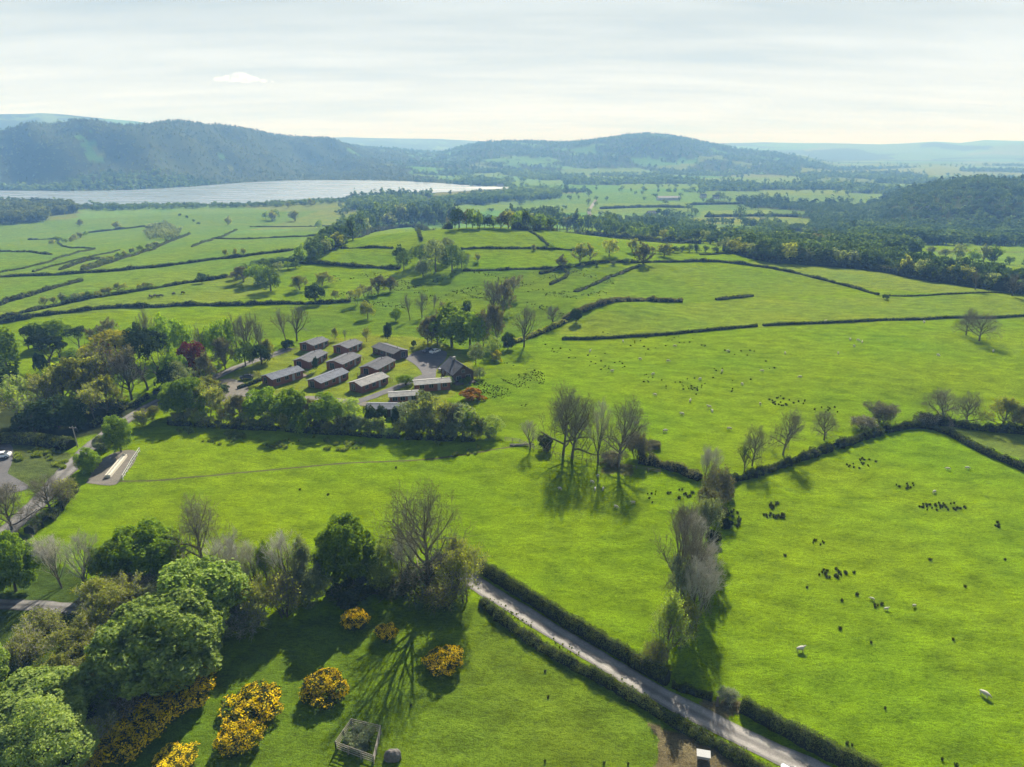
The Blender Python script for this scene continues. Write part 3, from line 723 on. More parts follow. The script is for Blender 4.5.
# ------------------------------------------------------------------ hedges
def hedge(pts, h, w, label, leaf=None, dens=None, mat='hedgeleaf', name='hedge', cat='hedge', group=None, gaps=0.0, rough=.22, world=False, tops=None):
    P = pts if world else polyw(pts)
    dm = sum(p.length for p in P) / len(P)
    leaf = leaf or max(.16, min(1.1, dm * .0022)); step = max(.7, leaf * 3)
    P = resample(smoothline(P, 1), step); n = len(P); r = rng
    g = Geo(); K = 7; V = []
    ph = r.uniform(0, 9)
    hs = h * (1 + rough * (np.sin(np.arange(n) * .7 + ph) * .4 + r.normal(size=n) * .55)); ps = 9 / step; hs = hs * (1 + rough * 2.2 * np.clip(np.sin(np.arange(n) / ps * 1.7 + ph * 3) * np.sin(np.arange(n) / ps * .61 + ph) - .35, 0, 1)); hs = np.clip(hs, h * .35, h * 2.2)
    ws = w * (1 + rough * .7 * r.normal(size=n)); ws = np.clip(ws, w * .5, w * 1.6)
    prof = [(-.5, 0), (-.52, .35), (-.42, .75), (0, 1.0), (.42, .75), (.52, .35), (.5, 0)]
    sd = []
    for i, p in enumerate(P):
        a = P[max(0, i - 1)]; b = P[min(n - 1, i + 1)]; d = b - a; d.z = 0; d.normalize(); s = np.array([d.y, -d.x, 0]); sd.append(s)
        z = float(height(p.x, p.y))
        for (u, v) in prof: V.append(np.array([p.x, p.y, z - .05]) + s * u * ws[i] * .82 + np.array([0, 0, v * hs[i] * .86]))
    V = np.array(V); F = [(i * K + k, i * K + k + 1, (i + 1) * K + k + 1, (i + 1) * K + k) for i in range(n - 1) for k in range(K - 1)]
    skip = set()
    if gaps:
        i = 0
        while i < n - 1:
            if r.uniform() < gaps: skip.update(range(i, i + 1 + int(r.integers(0, 2)))); i += 2
            i += 1
        F = [f for f in F if (f[0] // K) not in skip]
    if not F: skip = set(); F = [(0, 1, K + 1, K)]
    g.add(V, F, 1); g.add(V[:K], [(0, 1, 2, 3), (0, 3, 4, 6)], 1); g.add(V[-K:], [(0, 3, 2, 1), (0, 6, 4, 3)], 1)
    per = (2 * h + w); L = sum((b - a).length for a, b in zip(P[:-1], P[1:])); nl = int(min(26000, (dens or 1.9) * per * L / leaf ** 2))
    idx = r.integers(0, n - 1, nl); idx = idx[~np.isin(idx, list(skip))] if skip else idx
    nl = len(idx); tt = r.uniform(size=nl); an = r.uniform(0, PI, nl)
    A = np.array([tuple(P[i]) for i in range(n)]); A[:, 2] = height(A[:, 0], A[:, 1]); SD = np.array(sd)
    base = A[idx] + (A[idx + 1] - A[idx]) * tt[:, None]; hh = hs[idx] * (1 - tt) + hs[idx + 1] * tt; wv = ws[idx]
    cu = np.cos(an); cv = np.sin(an) ** .55; sg = r.uniform(.82, 1.10, nl)
    Pp = base + SD[idx] * (cu * wv * .5 * sg)[:, None]; Pp[:, 2] += cv * hh * sg
    N = SD[idx] * cu[:, None]; N[:, 2] += cv; N += r.normal(size=N.shape) * .5
    g.leaves(Pp, N, np.full(nl, leaf), 0)
    # put the origin on the ground at the middle of the run
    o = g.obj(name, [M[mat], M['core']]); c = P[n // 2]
    o.data.transform(Matrix.Translation((-c.x, -c.y, -c.z))); o.location = c
    return tag(o, label, cat, group)

def merged(name, key, pts, scales, mats_, label, cat='trees', crown=None):
    """many far crowns that read as one mass"""
    V = []; F = []; nv = 0; MI = []
    src = []
    for (me,) in PROTO[key]:
        a = np.empty(len(me.vertices) * 3, np.float32); me.vertices.foreach_get('co', a)
        q = np.array([list(p.vertices) for p in me.polygons]); mi = np.array([p.material_index for p in me.polygons]); src.append((a.reshape(-1, 3), q, mi))
    for (x, y, z), s in zip(pts, scales):
        a, q, mi = src[random.randrange(len(src))]; t = random.uniform(0, 6.28); c_, s_ = math.cos(t), math.sin(t)
        v = a @ np.array([[c_, s_, 0], [-s_, c_, 0], [0, 0, 1]]) * np.array([s[0], s[0], s[1]]) + np.array([x, y, z])
        V.append(v); F.append(q + nv); nv += len(v); MI.append(mi)
    F = np.concatenate(F); me = npmesh(name, np.concatenate(V), F, np.arange(len(F)) * 4, [M[m] for m in mats_], np.concatenate(MI))
    o = bpy.data.objects.new(name, me); C.objects.link(o); o['kind'] = 'stuff'; o['label'] = label; o['category'] = cat; return o
# ------------------------------------------------------------------ foreground, lower left
T('syc0', 208, 648, 557, 92, 'bright green sycamore with a broad dome, behind the biggest rounded one', name='sycamore_tree', var=0)
T('syc0', 172, 700, 592, 118, 'biggest bright green sycamore in the lower left with a wide rounded dome', name='sycamore_tree', var=1)
T('syc0', 152, 588, 520, 66, 'deep green sycamore behind the two big domed ones', crown='fresh', name='sycamore_tree', var=1)
T('leaf0', 118, 592, 538, 44, 'small dark green tree leaning against the left of the deep green sycamore', crown='mid')
T('syc0', 18, 598, 529, 50, 'rounded green sycamore above the short track at the left edge', crown='fresh', name='sycamore_tree', var=0)
T('syc0', 44, 752, 674, 98, 'pale sycamore with a wide flat dome in the bottom left corner', name='sycamore_tree', crown='bright', var=1)
T('soft0', 58, 782, 696, 82, 'soft feathery lime green tree at the bottom left edge', crown='pale')
T('leaf0', -2, 690, 636, 34, 'bright leafy tree cut by the left edge below the track', crown='bright')
T('tall0', 61, 588, 532, 34, 'leafless tree with a leaning trunk right of the rounded green sycamore', name='bare_tree', lean=(-.22, 0))
T('tall0', 88, 592, 528, 36, 'thin grey leafless tree between the leaning one and the leafy trees', name='bare_tree')
T('wide0', 206, 574, 493, 66, 'wide leafless tree rising behind the bright sycamores', name='bare_tree', var=0)
T('half0', 122, 632, 575, 56, 'brownish budding tree left of the bright sycamores', crown='olive')
T('twig0', 100, 622, 592, 40, 'tangled brown thicket at the end of the short track', name='bush', cat='bush', crown='brown')
T('twig0', 138, 606, 572, 46, 'grey brown thicket in front of the deep green sycamore', name='bush', cat='bush', crown='brown')
T('half0', 88, 672, 622, 56, 'olive budding tree below the end of the short track', crown='olive')
T('twig0', 45, 642, 608, 36, 'thin grey bush on the verge under the short track', name='bush', cat='bush', crown='olive')
T('soft0', 106, 700, 652, 50, 'dull green bushy tree left of the biggest sycamore', crown='olive')
T('twig0', 78, 700, 662, 44, 'loose olive bush behind the pale corner sycamore', name='bush', cat='bush', crown='olive')
T('twig0', 128, 722, 688, 48, 'dark twiggy bush between the biggest sycamore and the gorse bank', name='bush', cat='bush', crown='brown')
T('soft0', 130, 708, 682, 22, 'small silvery sapling on the upper edge of the gorse bank', crown='silver')
T('soft0', 112, 735, 700, 22, 'small pale sapling on the left edge of the gorse bank', crown='silver')
T('twig0', 98, 752, 718, 36, 'dark bush right of the feathery lime green tree', name='bush', cat='bush', crown='olive')
for a in [(238, 606, 532, 40, 'tall0', 'grey stemmed leafless tree just right of the bright sycamores', None), (256, 600, 536, 34, 'tall0', 'slender leafless tree second right of the bright sycamores', None),
          (272, 604, 540, 38, 'half0', 'ivy dark budding tree in the middle of the grey thicket', 'mid'), (290, 598, 528, 44, 'tall0', 'tallest grey leafless tree of the thicket left of the dark green sycamore', None),
          (262, 632, 575, 46, 'half0', 'grey green budding tree at the paddock edge beside the sycamore', 'olive'), (286, 624, 570, 44, 'twig0', 'loose grey bush at the paddock edge below the tallest bare tree', 'olive'),
          (305, 604, 534, 40, 'half0', 'brown budding tree left of the silver green willow', 'silver'), (246, 640, 604, 44, 'twig0', 'low twiggy bush at the foot of the sycamores beside the paddock', 'silver')]:
    T(a[4], a[0], a[1], a[2], a[3], a[5], crown=a[6], name='bush' if a[4] == 'twig0' else 'tree', cat='bush' if a[4] == 'twig0' else 'tree')
for bx, by, ty, w, k, lb, c in [(112, 628, 596, 40, 'half0', 'grey green budding tree just below the end of the short track', 'silver'), (66, 690, 650, 46, 'half0', 'dull budding tree between the short track and the pale corner sycamore', 'olive'), (134, 664, 618, 44, 'half0', 'shaded budding tree against the left of the biggest sycamore', 'olive'),
        (92, 646, 612, 38, 'soft0', 'grey green bushy tree under the short track', 'silver'), (28, 668, 632, 40, 'twig0', 'scrub left below the short track', 'olive'), (110, 718, 678, 44, 'half0', 'dark budding tree left of the silvery sapling', 'mid'), (152, 616, 584, 40, 'half0', 'budding tree squeezed between the sycamores', 'silver')]:
    T(k, bx, by, ty, w, lb, crown=c, group='shaded scrub left of the big sycamores')
T('soft0', 310, 610, 562, 46, 'silver green willow on the upper edge of the paddock', name='willow_tree', crown='silver')
T('syc0', 350, 596, 515, 58, 'dark green sycamore with a knobbly top above the two small gorse bushes', crown='fresh', name='sycamore_tree', var=0)
T('soft0', 384, 592, 534, 46, 'pale green half open tree right of the knobbly topped sycamore', crown='pale')
T('bush0', 352, 608, 578, 44, 'dark green bush at the foot of the knobbly topped sycamore', name='bush', cat='bush', crown='hedgeleaf')
T('bush0', 390, 600, 578, 40, 'shaded bush under the pale green half open tree', name='bush', cat='bush', crown='hedgeleaf')
T('wide0', 430, 596, 471, 84, 'tallest leafless tree at the top of the lane', name='bare_tree', var=2)
T('tall0', 405, 590, 528, 30, 'slim leafless tree left of the tallest one at the lane', name='bare_tree')
T('twig0', 422, 604, 566, 50, 'dark ivy tangle round the foot of the tallest leafless tree', name='bush', cat='bush', crown='ivy')
T('twig0', 448, 596, 552, 40, 'dark thorn bush between the tallest leafless tree and the lane', name='bush', cat='bush', crown='ivy')
T('half0', 466, 612, 544, 52, 'twiggy hawthorn where the lane disappears under the trees', name='hawthorn_tree', crown='olive')
T('twig0', 446, 614, 580, 44, 'rounded brown thicket in front of the twiggy hawthorn', name='bush', cat='bush', crown='olive')

# gorse on the paddock
G = 'gorse bushes on the paddock'
for bx, by, ty, w, lb in [(356, 635, 608, 26, 'narrow gorse bush with a yellow tip, farther left of the two by the tree shadows'), (387, 644, 624, 22, 'smallest yellow gorse bush in the paddock'),
        (445, 680, 650, 42, 'rounded gorse bush nearest the lane hedge'), (324, 712, 675, 54, 'largest lone round gorse bush, left above the fenced shrub'),
        (256, 728, 689, 68, 'wide double gorse bush left of the largest lone round one'), (243, 757, 724, 44, 'yellow gorse bush in front of the wide double one'),
        (210, 680, 662, 18, 'tiny gorse bush against the foot of the sycamores'), (190, 712, 681, 58, 'long gorse bush at the top of the yellow bank'),
        (150, 742, 706, 62, 'bright gorse bush in the middle of the yellow bank'), (128, 766, 728, 58, 'sprawling gorse bush low on the yellow bank'),
        (92, 776, 755, 30, 'gorse bush at the bottom edge beside the feathery tree'), (178, 778, 754, 48, 'gorse bush cut by the bottom edge right of the yellow bank'),
        (120, 745, 718, 30, 'sparse gorse bush on the shaded left side of the yellow bank'), (158, 720, 694, 34, 'dull gorse bush between the sycamore and the bright bank')]:
    T('gorse', bx, by, ty, w, lb, name='gorse_bush', cat='gorse', group=G)

# row of tall bare trees down the ditch to the lane
RB = 'bare trees along the ditch'
for bx, by, ty, w, k, lb, c in [(684, 560, 500, 40, 'tall0', 'pale leafless tree upper left in the ditch row', None), (692, 575, 512, 44, 'tall0', 'pale leafless tree upper middle of the ditch row', None), (702, 556, 494, 36, 'half0', 'grey budding tree upper right in the ditch row', 'silver'), (682, 622, 556, 42, 'half0', 'silvery budding tree in the middle of the ditch row', 'silver'), (706, 488, 444, 30, 'tall0', 'leafless tree at the corner where three hedges meet', None), (716, 510, 466, 40, 'twig0', 'grey brambly thicket at the meeting of three hedges', 'brown'),
        (708, 540, 486, 34, 'half0', 'uppermost budding tree of the ditch row', 'brown'), (676, 590, 502, 54, 'tall0', 'tall silvery leafless tree with its top left of the ditch row', None),
        (688, 612, 520, 58, 'wide0', 'dense grey leafless tree in the middle of the ditch row', None), (700, 600, 540, 42, 'tall0', 'leafless tree on the right side of the ditch row', None),
        (694, 632, 552, 50, 'tall0', 'leafless tree with dark stems low in the ditch row', None), (666, 668, 590, 52, 'half0', 'yellow green budding tree above the lane hedge', 'pale'),
        (678, 655, 600, 44, 'half0', 'olive budding tree leaning over the lane at the foot of the ditch row', 'olive'), (655, 676, 640, 34, 'twig0', 'low scrub in the lane hedge under the budding trees', 'olive')]:
    if k in ('tall0', 'wide0') and c is None: c = random.choice(['twigpale', 'twig'])
    T(k, bx, by, ty, w * .80, lb, crown=c, name='bush' if k == 'twig0' else 'bare_tree' if k != 'half0' else 'tree', cat='bush' if k == 'twig0' else 'tree', group=RB)
for bx, by, ty, w in [(724, 500, 484, 16), (718, 522, 505, 16), (712, 545, 530, 14), (726, 530, 518, 12)]:
    T('bush0', bx, by, ty, w, 'dark brambles spilling from the top of the ditch', crown='ivy', name='bramble', cat='bush', group='brambles at the top of the ditch')

# the four bare trees in the middle and their neighbours
T('wide0', 563, 455, 383, 54, 'left of the two big leafless trees standing close together mid field', name='bare_tree', var=0)
T('wide0', 572, 458, 392, 50, 'right of the two big leafless trees standing close together mid field', name='bare_tree', var=1)
T('tall0', 598, 463, 397, 24, 'narrow ivy stemmed leafless tree mid field', name='bare_tree', bark='bark')
T('wide0', 618, 467, 396, 62, 'many stemmed leafless tree spreading right, mid field', name='bare_tree', var=2)
T('tall0', 530, 450, 420, 20, 'small thin leafless tree left of the two big ones', name='bare_tree')
T('bush0', 545, 452, 434, 14, 'small dark round thorn left of the two big leafless trees', crown='ivy', name='bush', cat='bush')
T('twig0', 612, 466, 452, 26, 'scrub round the foot of the many stemmed tree', crown='brown', name='bush', cat='bush')
T('twig0', 636, 462, 432, 28, 'grey scrub right of the many stemmed tree', crown='brown', name='bush', cat='bush')
T('bush0', 652, 450, 440, 16, 'dark low bramble above the brambly hedge', crown='brown', name='bramble', cat='bush')
T('wide0', 752, 466, 424, 34, 'leafless hedgerow tree at the left end of the stream hedge', name='bare_tree')
T('tall0', 744, 472, 446, 16, 'ivy covered stump tree in the stream hedge', name='bare_tree', crown='ivy')
T('wide0', 783, 455, 406, 38, 'tallest leafless tree of the stream hedge', name='bare_tree')
T('wide0', 824, 440, 410, 30, 'leafless tree third along the stream hedge', name='bare_tree')
T('twig0', 880, 425, 402, 30, 'grey rounded scrub where the stream hedge reaches its top', crown='brown', name='bush', cat='bush')
T('twig0', 862, 432, 416, 26, 'brown scrub left of the grey rounded scrub', crown='brown', name='bush', cat='bush')
T('wide0', 942, 424, 387, 46, 'broad leafless tree right of the hedge bend', name='bare_tree')
T('wide0', 966, 424, 390, 34, 'leafless tree between the broad one and the olive one at the right', name='bare_tree')
T('half0', 1000, 432, 396, 42, 'olive budding tree near the right edge by the hedge bend', crown='olive')
T('half0', 1024, 434, 402, 30, 'brown budding tree cut by the right edge', crown='brown')
T('twig0', 925, 428, 412, 22, 'low thorn under the broad leafless tree', crown='ivy', name='bush', cat='bush')
T('wide0', 966, 335, 307, 24, 'left of the two lone leafless trees in the right field', name='bare_tree')
T('wide0', 979, 341, 309, 34, 'right of the two lone leafless trees in the right field', name='bare_tree')

# the belt of trees in front of the lodges
B = 'belt of trees below the lodges'
for bx, by, ty, w, k, lb, c in [(178, 418, 378, 30, 'leaf0', 'green bushy tree at the left end of the belt below the lodges', 'mid'), (194, 420, 374, 32, 'leaf0', 'tall green tree second in the belt below the lodges', 'fresh'),
        (210, 420, 382, 30, 'half1', 'olive tree left of the parking area in the belt', 'olive'), (228, 422, 396, 26, 'half1', 'low olive tree right in front of the parking area', 'olive'), (243, 424, 388, 26, 'half1', 'grey budding tree right of the parking area in the belt', 'brown'),
        (264, 424, 384, 34, 'leaf0', 'brightest yellow green tree of the belt below the lodges', 'fresh'), (282, 425, 390, 24, 'leaf1', 'green tree in front of the leftmost lodge', 'mid'),
        (297, 426, 388, 24, 'leaf0', 'upright fresh green tree in front of the second lodge', 'fresh'), (312, 426, 396, 20, 'half1', 'pinkish budding tree in the belt', 'brown'),
        (328, 428, 388, 34, 'leaf0', 'darkest rounded green tree of the belt below the lodges', 'mid'), (350, 428, 390, 28, 'soft1', 'soft green tree right of the darkest rounded one', 'pale'),
        (371, 431, 402, 12, 'leaf1', 'narrow dark holly left in the belt', 'dark'), (383, 430, 404, 10, 'leaf1', 'narrow dark holly in the middle of the belt', 'dark'), (397, 430, 402, 10, 'leaf1', 'narrow dark holly right in the belt', 'dark'),
        (410, 434, 396, 30, 'soft1', 'soft grey green tree in front of the white roofed cabin', 'silver'), (424, 434, 386, 32, 'soft1', 'tall silvery tree in front of the white roofed cabin', 'silver'),
        (437, 436, 396, 28, 'half1', 'grey budding tree with slender stems in the belt', 'olive'), (452, 436, 404, 26, 'twig1', 'grey scrub near the right end of the belt', 'brown'),
        (463, 438, 403, 32, 'soft1', 'silvery rounded willow near the right end of the belt', 'silver'), (472, 438, 412, 24, 'leaf1', 'dark green shrub under the silvery rounded willow', 'mid'),
        (490, 439, 416, 28, 'soft1', 'rounded green tree at the right end of the belt', 'pale'), (205, 410, 388, 22, 'leaf1', 'dark bush beside the parking area', 'dark')]:
    T(k, bx, by + 1, ty + random.uniform(-1, 6), w * random.uniform(.95, 1.2), lb, crown=c, group=B)
for i in range(40):
    u = (i + .5) / 40; bx = 172 + u * 318 + random.uniform(-3, 3); by = 424 + 16 * u + random.uniform(-2, 3); k = random.choice(['twig1', 'bush1', 'half1', 'twig1'])
    c = random.choice(['olive', 'olive', 'silver', 'pale', 'mid', 'hedgeleaf'])
    T(k, bx, by, by - random.uniform(9, 22), random.uniform(11, 20), 'low shaggy bush filling the foot of the tree belt below the lodges', crown=c, group='bushes at the foot of the tree belt', name='bush', cat='bush')

# woodland round the road, left
W2 = 'trees by the road on the left'
for bx, by, ty, w, k, lb, c in [
        (8, 372, 326, 34, 'leaf1', 'green tree cut by the left edge above the small meadow', 'mid'), (-4, 404, 352, 50, 'leaf1', 'dark green tree cut by the left edge beside the small meadow', 'dark'),
        (29, 349, 326, 18, 'pine1', 'dark pine with a round head left of the flat pines', None), (40, 352, 322, 16, 'leaf1', 'dark bushy tree beside the round headed pine', 'dark'),
        (57, 348, 318, 34, 'leaf1', 'domed dark tree behind the small meadow', 'mid'), (49, 366, 333, 34, 'pine1', 'flat topped pine with a bare leaning stem by the small meadow', None), (61, 368, 336, 22, 'pine1', 'slim pine right of the flat topped one', None),
        (42, 374, 352, 12, 'bush1', 'dark bush under the flat topped pine', 'dark'), (80, 350, 326, 24, 'pine1', 'dark pine behind the golden tree, left', None), (74, 364, 346, 24, 'leaf1', 'low dark green tree right of the slim pine', 'mid'),
        (96, 348, 326, 20, 'half1', 'brown budding tree behind the golden tree', 'brown'), (112, 344, 318, 20, 'half1', 'grey budding tree at the back behind the golden tree', 'brown'),
        (118, 362, 329, 44, 'leaf1', 'golden yellow green domed tree', 'yellow'), (94, 366, 343, 26, 'leaf1', 'yellow green tree left below the golden dome', 'yellow'), (108, 364, 339, 12, 'leaf1', 'small pink blossoming tree in the middle of the left wood', 'pink'),
        (148, 360, 306, 24, 'tall1', 'leafless tree with its top against the field, left wood', None), (140, 360, 322, 22, 'leaf1', 'dark tree under the leafless top in the left wood', 'dark'),
        (170, 362, 313, 32, 'leaf1', 'fresh green tall tree in the left wood', 'fresh'), (186, 362, 318, 18, 'leaf1', 'narrow green tree right of the fresh green tall one', 'fresh'), (158, 382, 328, 40, 'pine1', 'big dark cedar in the middle of the left wood', None),
        (148, 390, 334, 34, 'pine1', 'dark conifer left of the big cedar', None), (207, 360, 326, 24, 'leaf1', 'fresh low tree right of the narrow green one', 'fresh'), (198, 366, 322, 14, 'tall1', 'grey leafless tree beside the narrow green one', None),
        (195, 380, 340, 28, 'leaf1', 'dark red copper beech', 'copper'), (206, 385, 352, 20, 'half1', 'pinkish brown tree right of the copper beech', 'brown'), (176, 388, 346, 24, 'leaf1', 'yellow green tree left of the copper beech', 'fresh'),
        (182, 396, 358, 28, 'soft1', 'grey green tree under the copper beech', 'silver'), (170, 396, 362, 24, 'leaf1', 'dark green tree at the bend of the road', 'dark'),
        (120, 402, 343, 48, 'half1', 'large purple grey budding tree, right of the pink one', 'brown'), (132, 400, 350, 40, 'wide1', 'grey leafless tree right in the left wood', None), (100, 404, 348, 44, 'half1', 'large brown green budding tree in the middle of the left wood', 'olive'),
        (88, 412, 356, 46, 'half1', 'olive budding tree below the pink one', 'olive'), (64, 414, 362, 46, 'half1', 'wide olive tree left in the wood by the road', 'olive'), (46, 420, 372, 36, 'half1', 'brown olive tree above the long garden hedge', 'olive'),
        (20, 432, 376, 50, 'half1', 'pale brown rounded tree at the left edge above the yard', 'pale'), (-6, 434, 390, 34, 'half1', 'pale budding tree cut by the left edge above the yard', 'olive'), (108, 416, 374, 32, 'half1', 'dark budding tree overhanging the road', 'olive'),
        (96, 424, 382, 34, 'half1', 'shaded budding tree near the pole', 'olive'), (60, 432, 396, 44, 'leaf1', 'dark blue green spreading tree above the long garden hedge', 'dark'), (78, 434, 398, 26, 'leaf1', 'dark tree beside the pole', 'dark'), (36, 436, 404, 36, 'leaf1', 'dark evergreen mass at the back of the yard', 'dark'),
        (122, 455, 415, 26, 'leaf0', 'rounded green tree on the field side of the road', 'mid'), (104, 452, 434, 20, 'bush0', 'grey green bush left of the rounded tree by the road', 'silver'),
        (92, 476, 448, 22, 'leaf0', 'dark round bush at the hardstanding', 'mid'), (144, 428, 410, 18, 'twig1', 'loose grey bush between the road and the field', 'olive'), (154, 414, 406, 12, 'twig1', 'small grey thorn on the road verge', 'olive'),
        (206, 398, 376, 26, 'half1', 'sparse grey tree left of the parking area', 'olive'), (220, 398, 384, 20, 'leaf1', 'dark rounded shrub right beside the parking area', 'dark'),
        (226, 366, 318, 26, 'leaf1', 'fresh green headed tree in the grey wood by the driveway', 'fresh'), (240, 362, 312, 20, 'tall1', 'leftmost grey leafless tree of the wood by the driveway', None), (250, 362, 312, 24, 'wide1', 'grey leafless tree in the middle of the wood by the driveway', None),
        (262, 362, 314, 20, 'tall1', 'rightmost grey leafless tree of the wood by the driveway', None), (226, 372, 336, 26, 'half1', 'grey budding tree low in the wood by the driveway', 'brown'), (246, 368, 342, 22, 'leaf1', 'low green tree beside the driveway', 'mid'),
        (262, 366, 344, 20, 'leaf1', 'dark blue green tree at the right end of the wood by the driveway', 'dark'), (268, 362, 338, 16, 'half1', 'budding tree by the driveway gate', 'olive'), (286, 342, 306, 20, 'tall1', 'left of the two tall leafless trees behind the lodges', None),
        (297, 341, 305, 26, 'wide1', 'right of the two tall leafless trees behind the lodges', None), (288, 349, 339, 12, 'bush1', 'dark bush under the two tall leafless trees', 'dark'),
        (258, 384, 370, 8, 'half1', 'small staked tree on the lawn left of the lodges', 'olive'), (316, 372, 356, 6, 'leaf1', 'small dark cypress between two lodges', 'dark'), (335, 341, 327, 8, 'half1', 'small tree behind the lodges, left of the two', 'olive'),
        (345, 341, 328, 6, 'tall1', 'thin sapling behind the lodges', None), (367, 343, 328, 12, 'half1', 'round headed small tree behind the lodges', 'olive'), (406, 387, 375, 18, 'leaf1', 'dark rounded shrub beside the driveway', 'mid'),
        (388, 342, 325, 8, 'leaf1', 'dark conifer in the rough field behind the lodges', 'pine'), (445, 388, 376, 18, 'soft1', 'pale bush right of the white roofed cabin', 'pale'), (414, 347, 340, 5, 'bush1', 'tiny dark bush at the forecourt', 'dark')]:
    T(k, bx, by, ty, w, lb, crown=c, group=W2, cat='bush' if k[:4] in ('bush', 'twig') else 'tree', name='bush' if k[:4] in ('bush', 'twig') else 'pine_tree' if k[:4] == 'pine' else 'bare_tree' if k[:4] in ('wide', 'tall') else 'tree')

# old trees at the lower left road end
T('wide0', 12, 530, 482, 52, 'gnarled leafless tree at the left edge beside the road', name='bare_tree', bark='bark')
T('wide0', 52, 512, 472, 40, 'leafless tree with a pale stem on the road verge', name='bare_tree')
T('twig0', 66, 506, 478, 26, 'scrub beside the pale stemmed tree on the verge', crown='olive', name='bush', cat='bush')
T('twig0', -4, 512, 486, 34, 'scrub at the left edge above the road', crown='brown', name='bush', cat='bush')

# clump beside the house
CL = 'clump of trees behind the brown house'
for bx, by, ty, w, k, lb, c in [(452, 350, 305, 42, 'leaf1', 'big dark green domed tree behind the brown house', 'mid'), (470, 350, 312, 32, 'leaf1', 'dark green tree right of the big domed one', 'mid'), (438, 348, 314, 28, 'half1', 'purple brown budding tree left in the clump behind the house', 'brown'),
        (428, 346, 318, 22, 'half1', 'dark budding tree at the left end of the clump behind the house', 'brown'), (447, 340, 302, 26, 'half1', 'brown budding crown behind the big domed tree', 'brown'), (467, 322, 300, 10, 'leaf1', 'small dark rounded tree above the clump', 'dark'),
        (484, 348, 308, 26, 'half1', 'russet tinged tree in the clump behind the house', 'brown'), (497, 346, 304, 26, 'half1', 'brown grey tree at the right of the clump behind the house', 'brown'), (492, 322, 278, 26, 'wide1', 'tall grey leafless tree rising above the clump', None),
        (503, 316, 282, 22, 'half1', 'dark grey rounded tree above right of the clump', 'brown'), (513, 300, 276, 24, 'half1', 'dull tree behind the grey rounded one', 'brown'), (524, 347, 306, 28, 'wide1', 'leafless tree with a split stem right of the clump', None),
        (508, 350, 332, 14, 'leaf1', 'dark ivy bush at the right foot of the clump', 'dark'), (476, 366, 342, 16, 'soft1', 'pale grey tree in front of the clump right of the house', 'silver'), (492, 358, 334, 16, 'soft1', 'pale green tree right behind the house', 'pale'),
        (497, 362, 350, 12, 'bush1', 'yellowish bush right of the pale trees', 'yellow'), (480, 380, 366, 14, 'soft1', 'pale bush at the right wall of the house', 'silver'), (466, 385, 377, 14, 'bush1', 'clipped dark bush below the house', 'mid'), (474, 402, 388, 24, 'bush1', 'russet orange shrub below the house', 'orange'),
        (553, 326, 305, 16, 'wide1', 'lone leafless tree right of the clump', None), (576, 324, 308, 12, 'leaf1', 'dark round holly at the left of the gorse bank', 'dark'), (410, 320, 292, 14, 'tall1', 'leftmost leafless tree in the rough field', None), (422, 318, 292, 16, 'wide1', 'leafless tree with a wide head in the rough field', None),
        (434, 310, 294, 12, 'tall1', 'small leafless tree in the rough field above the clump', None)]:
    T(k, bx, by, ty, w, lb, crown=c, group=CL, cat='bush' if k[:4] == 'bush' else 'tree', name='bush' if k[:4] == 'bush' else 'bare_tree' if k[:4] in ('wide', 'tall') else 'tree')

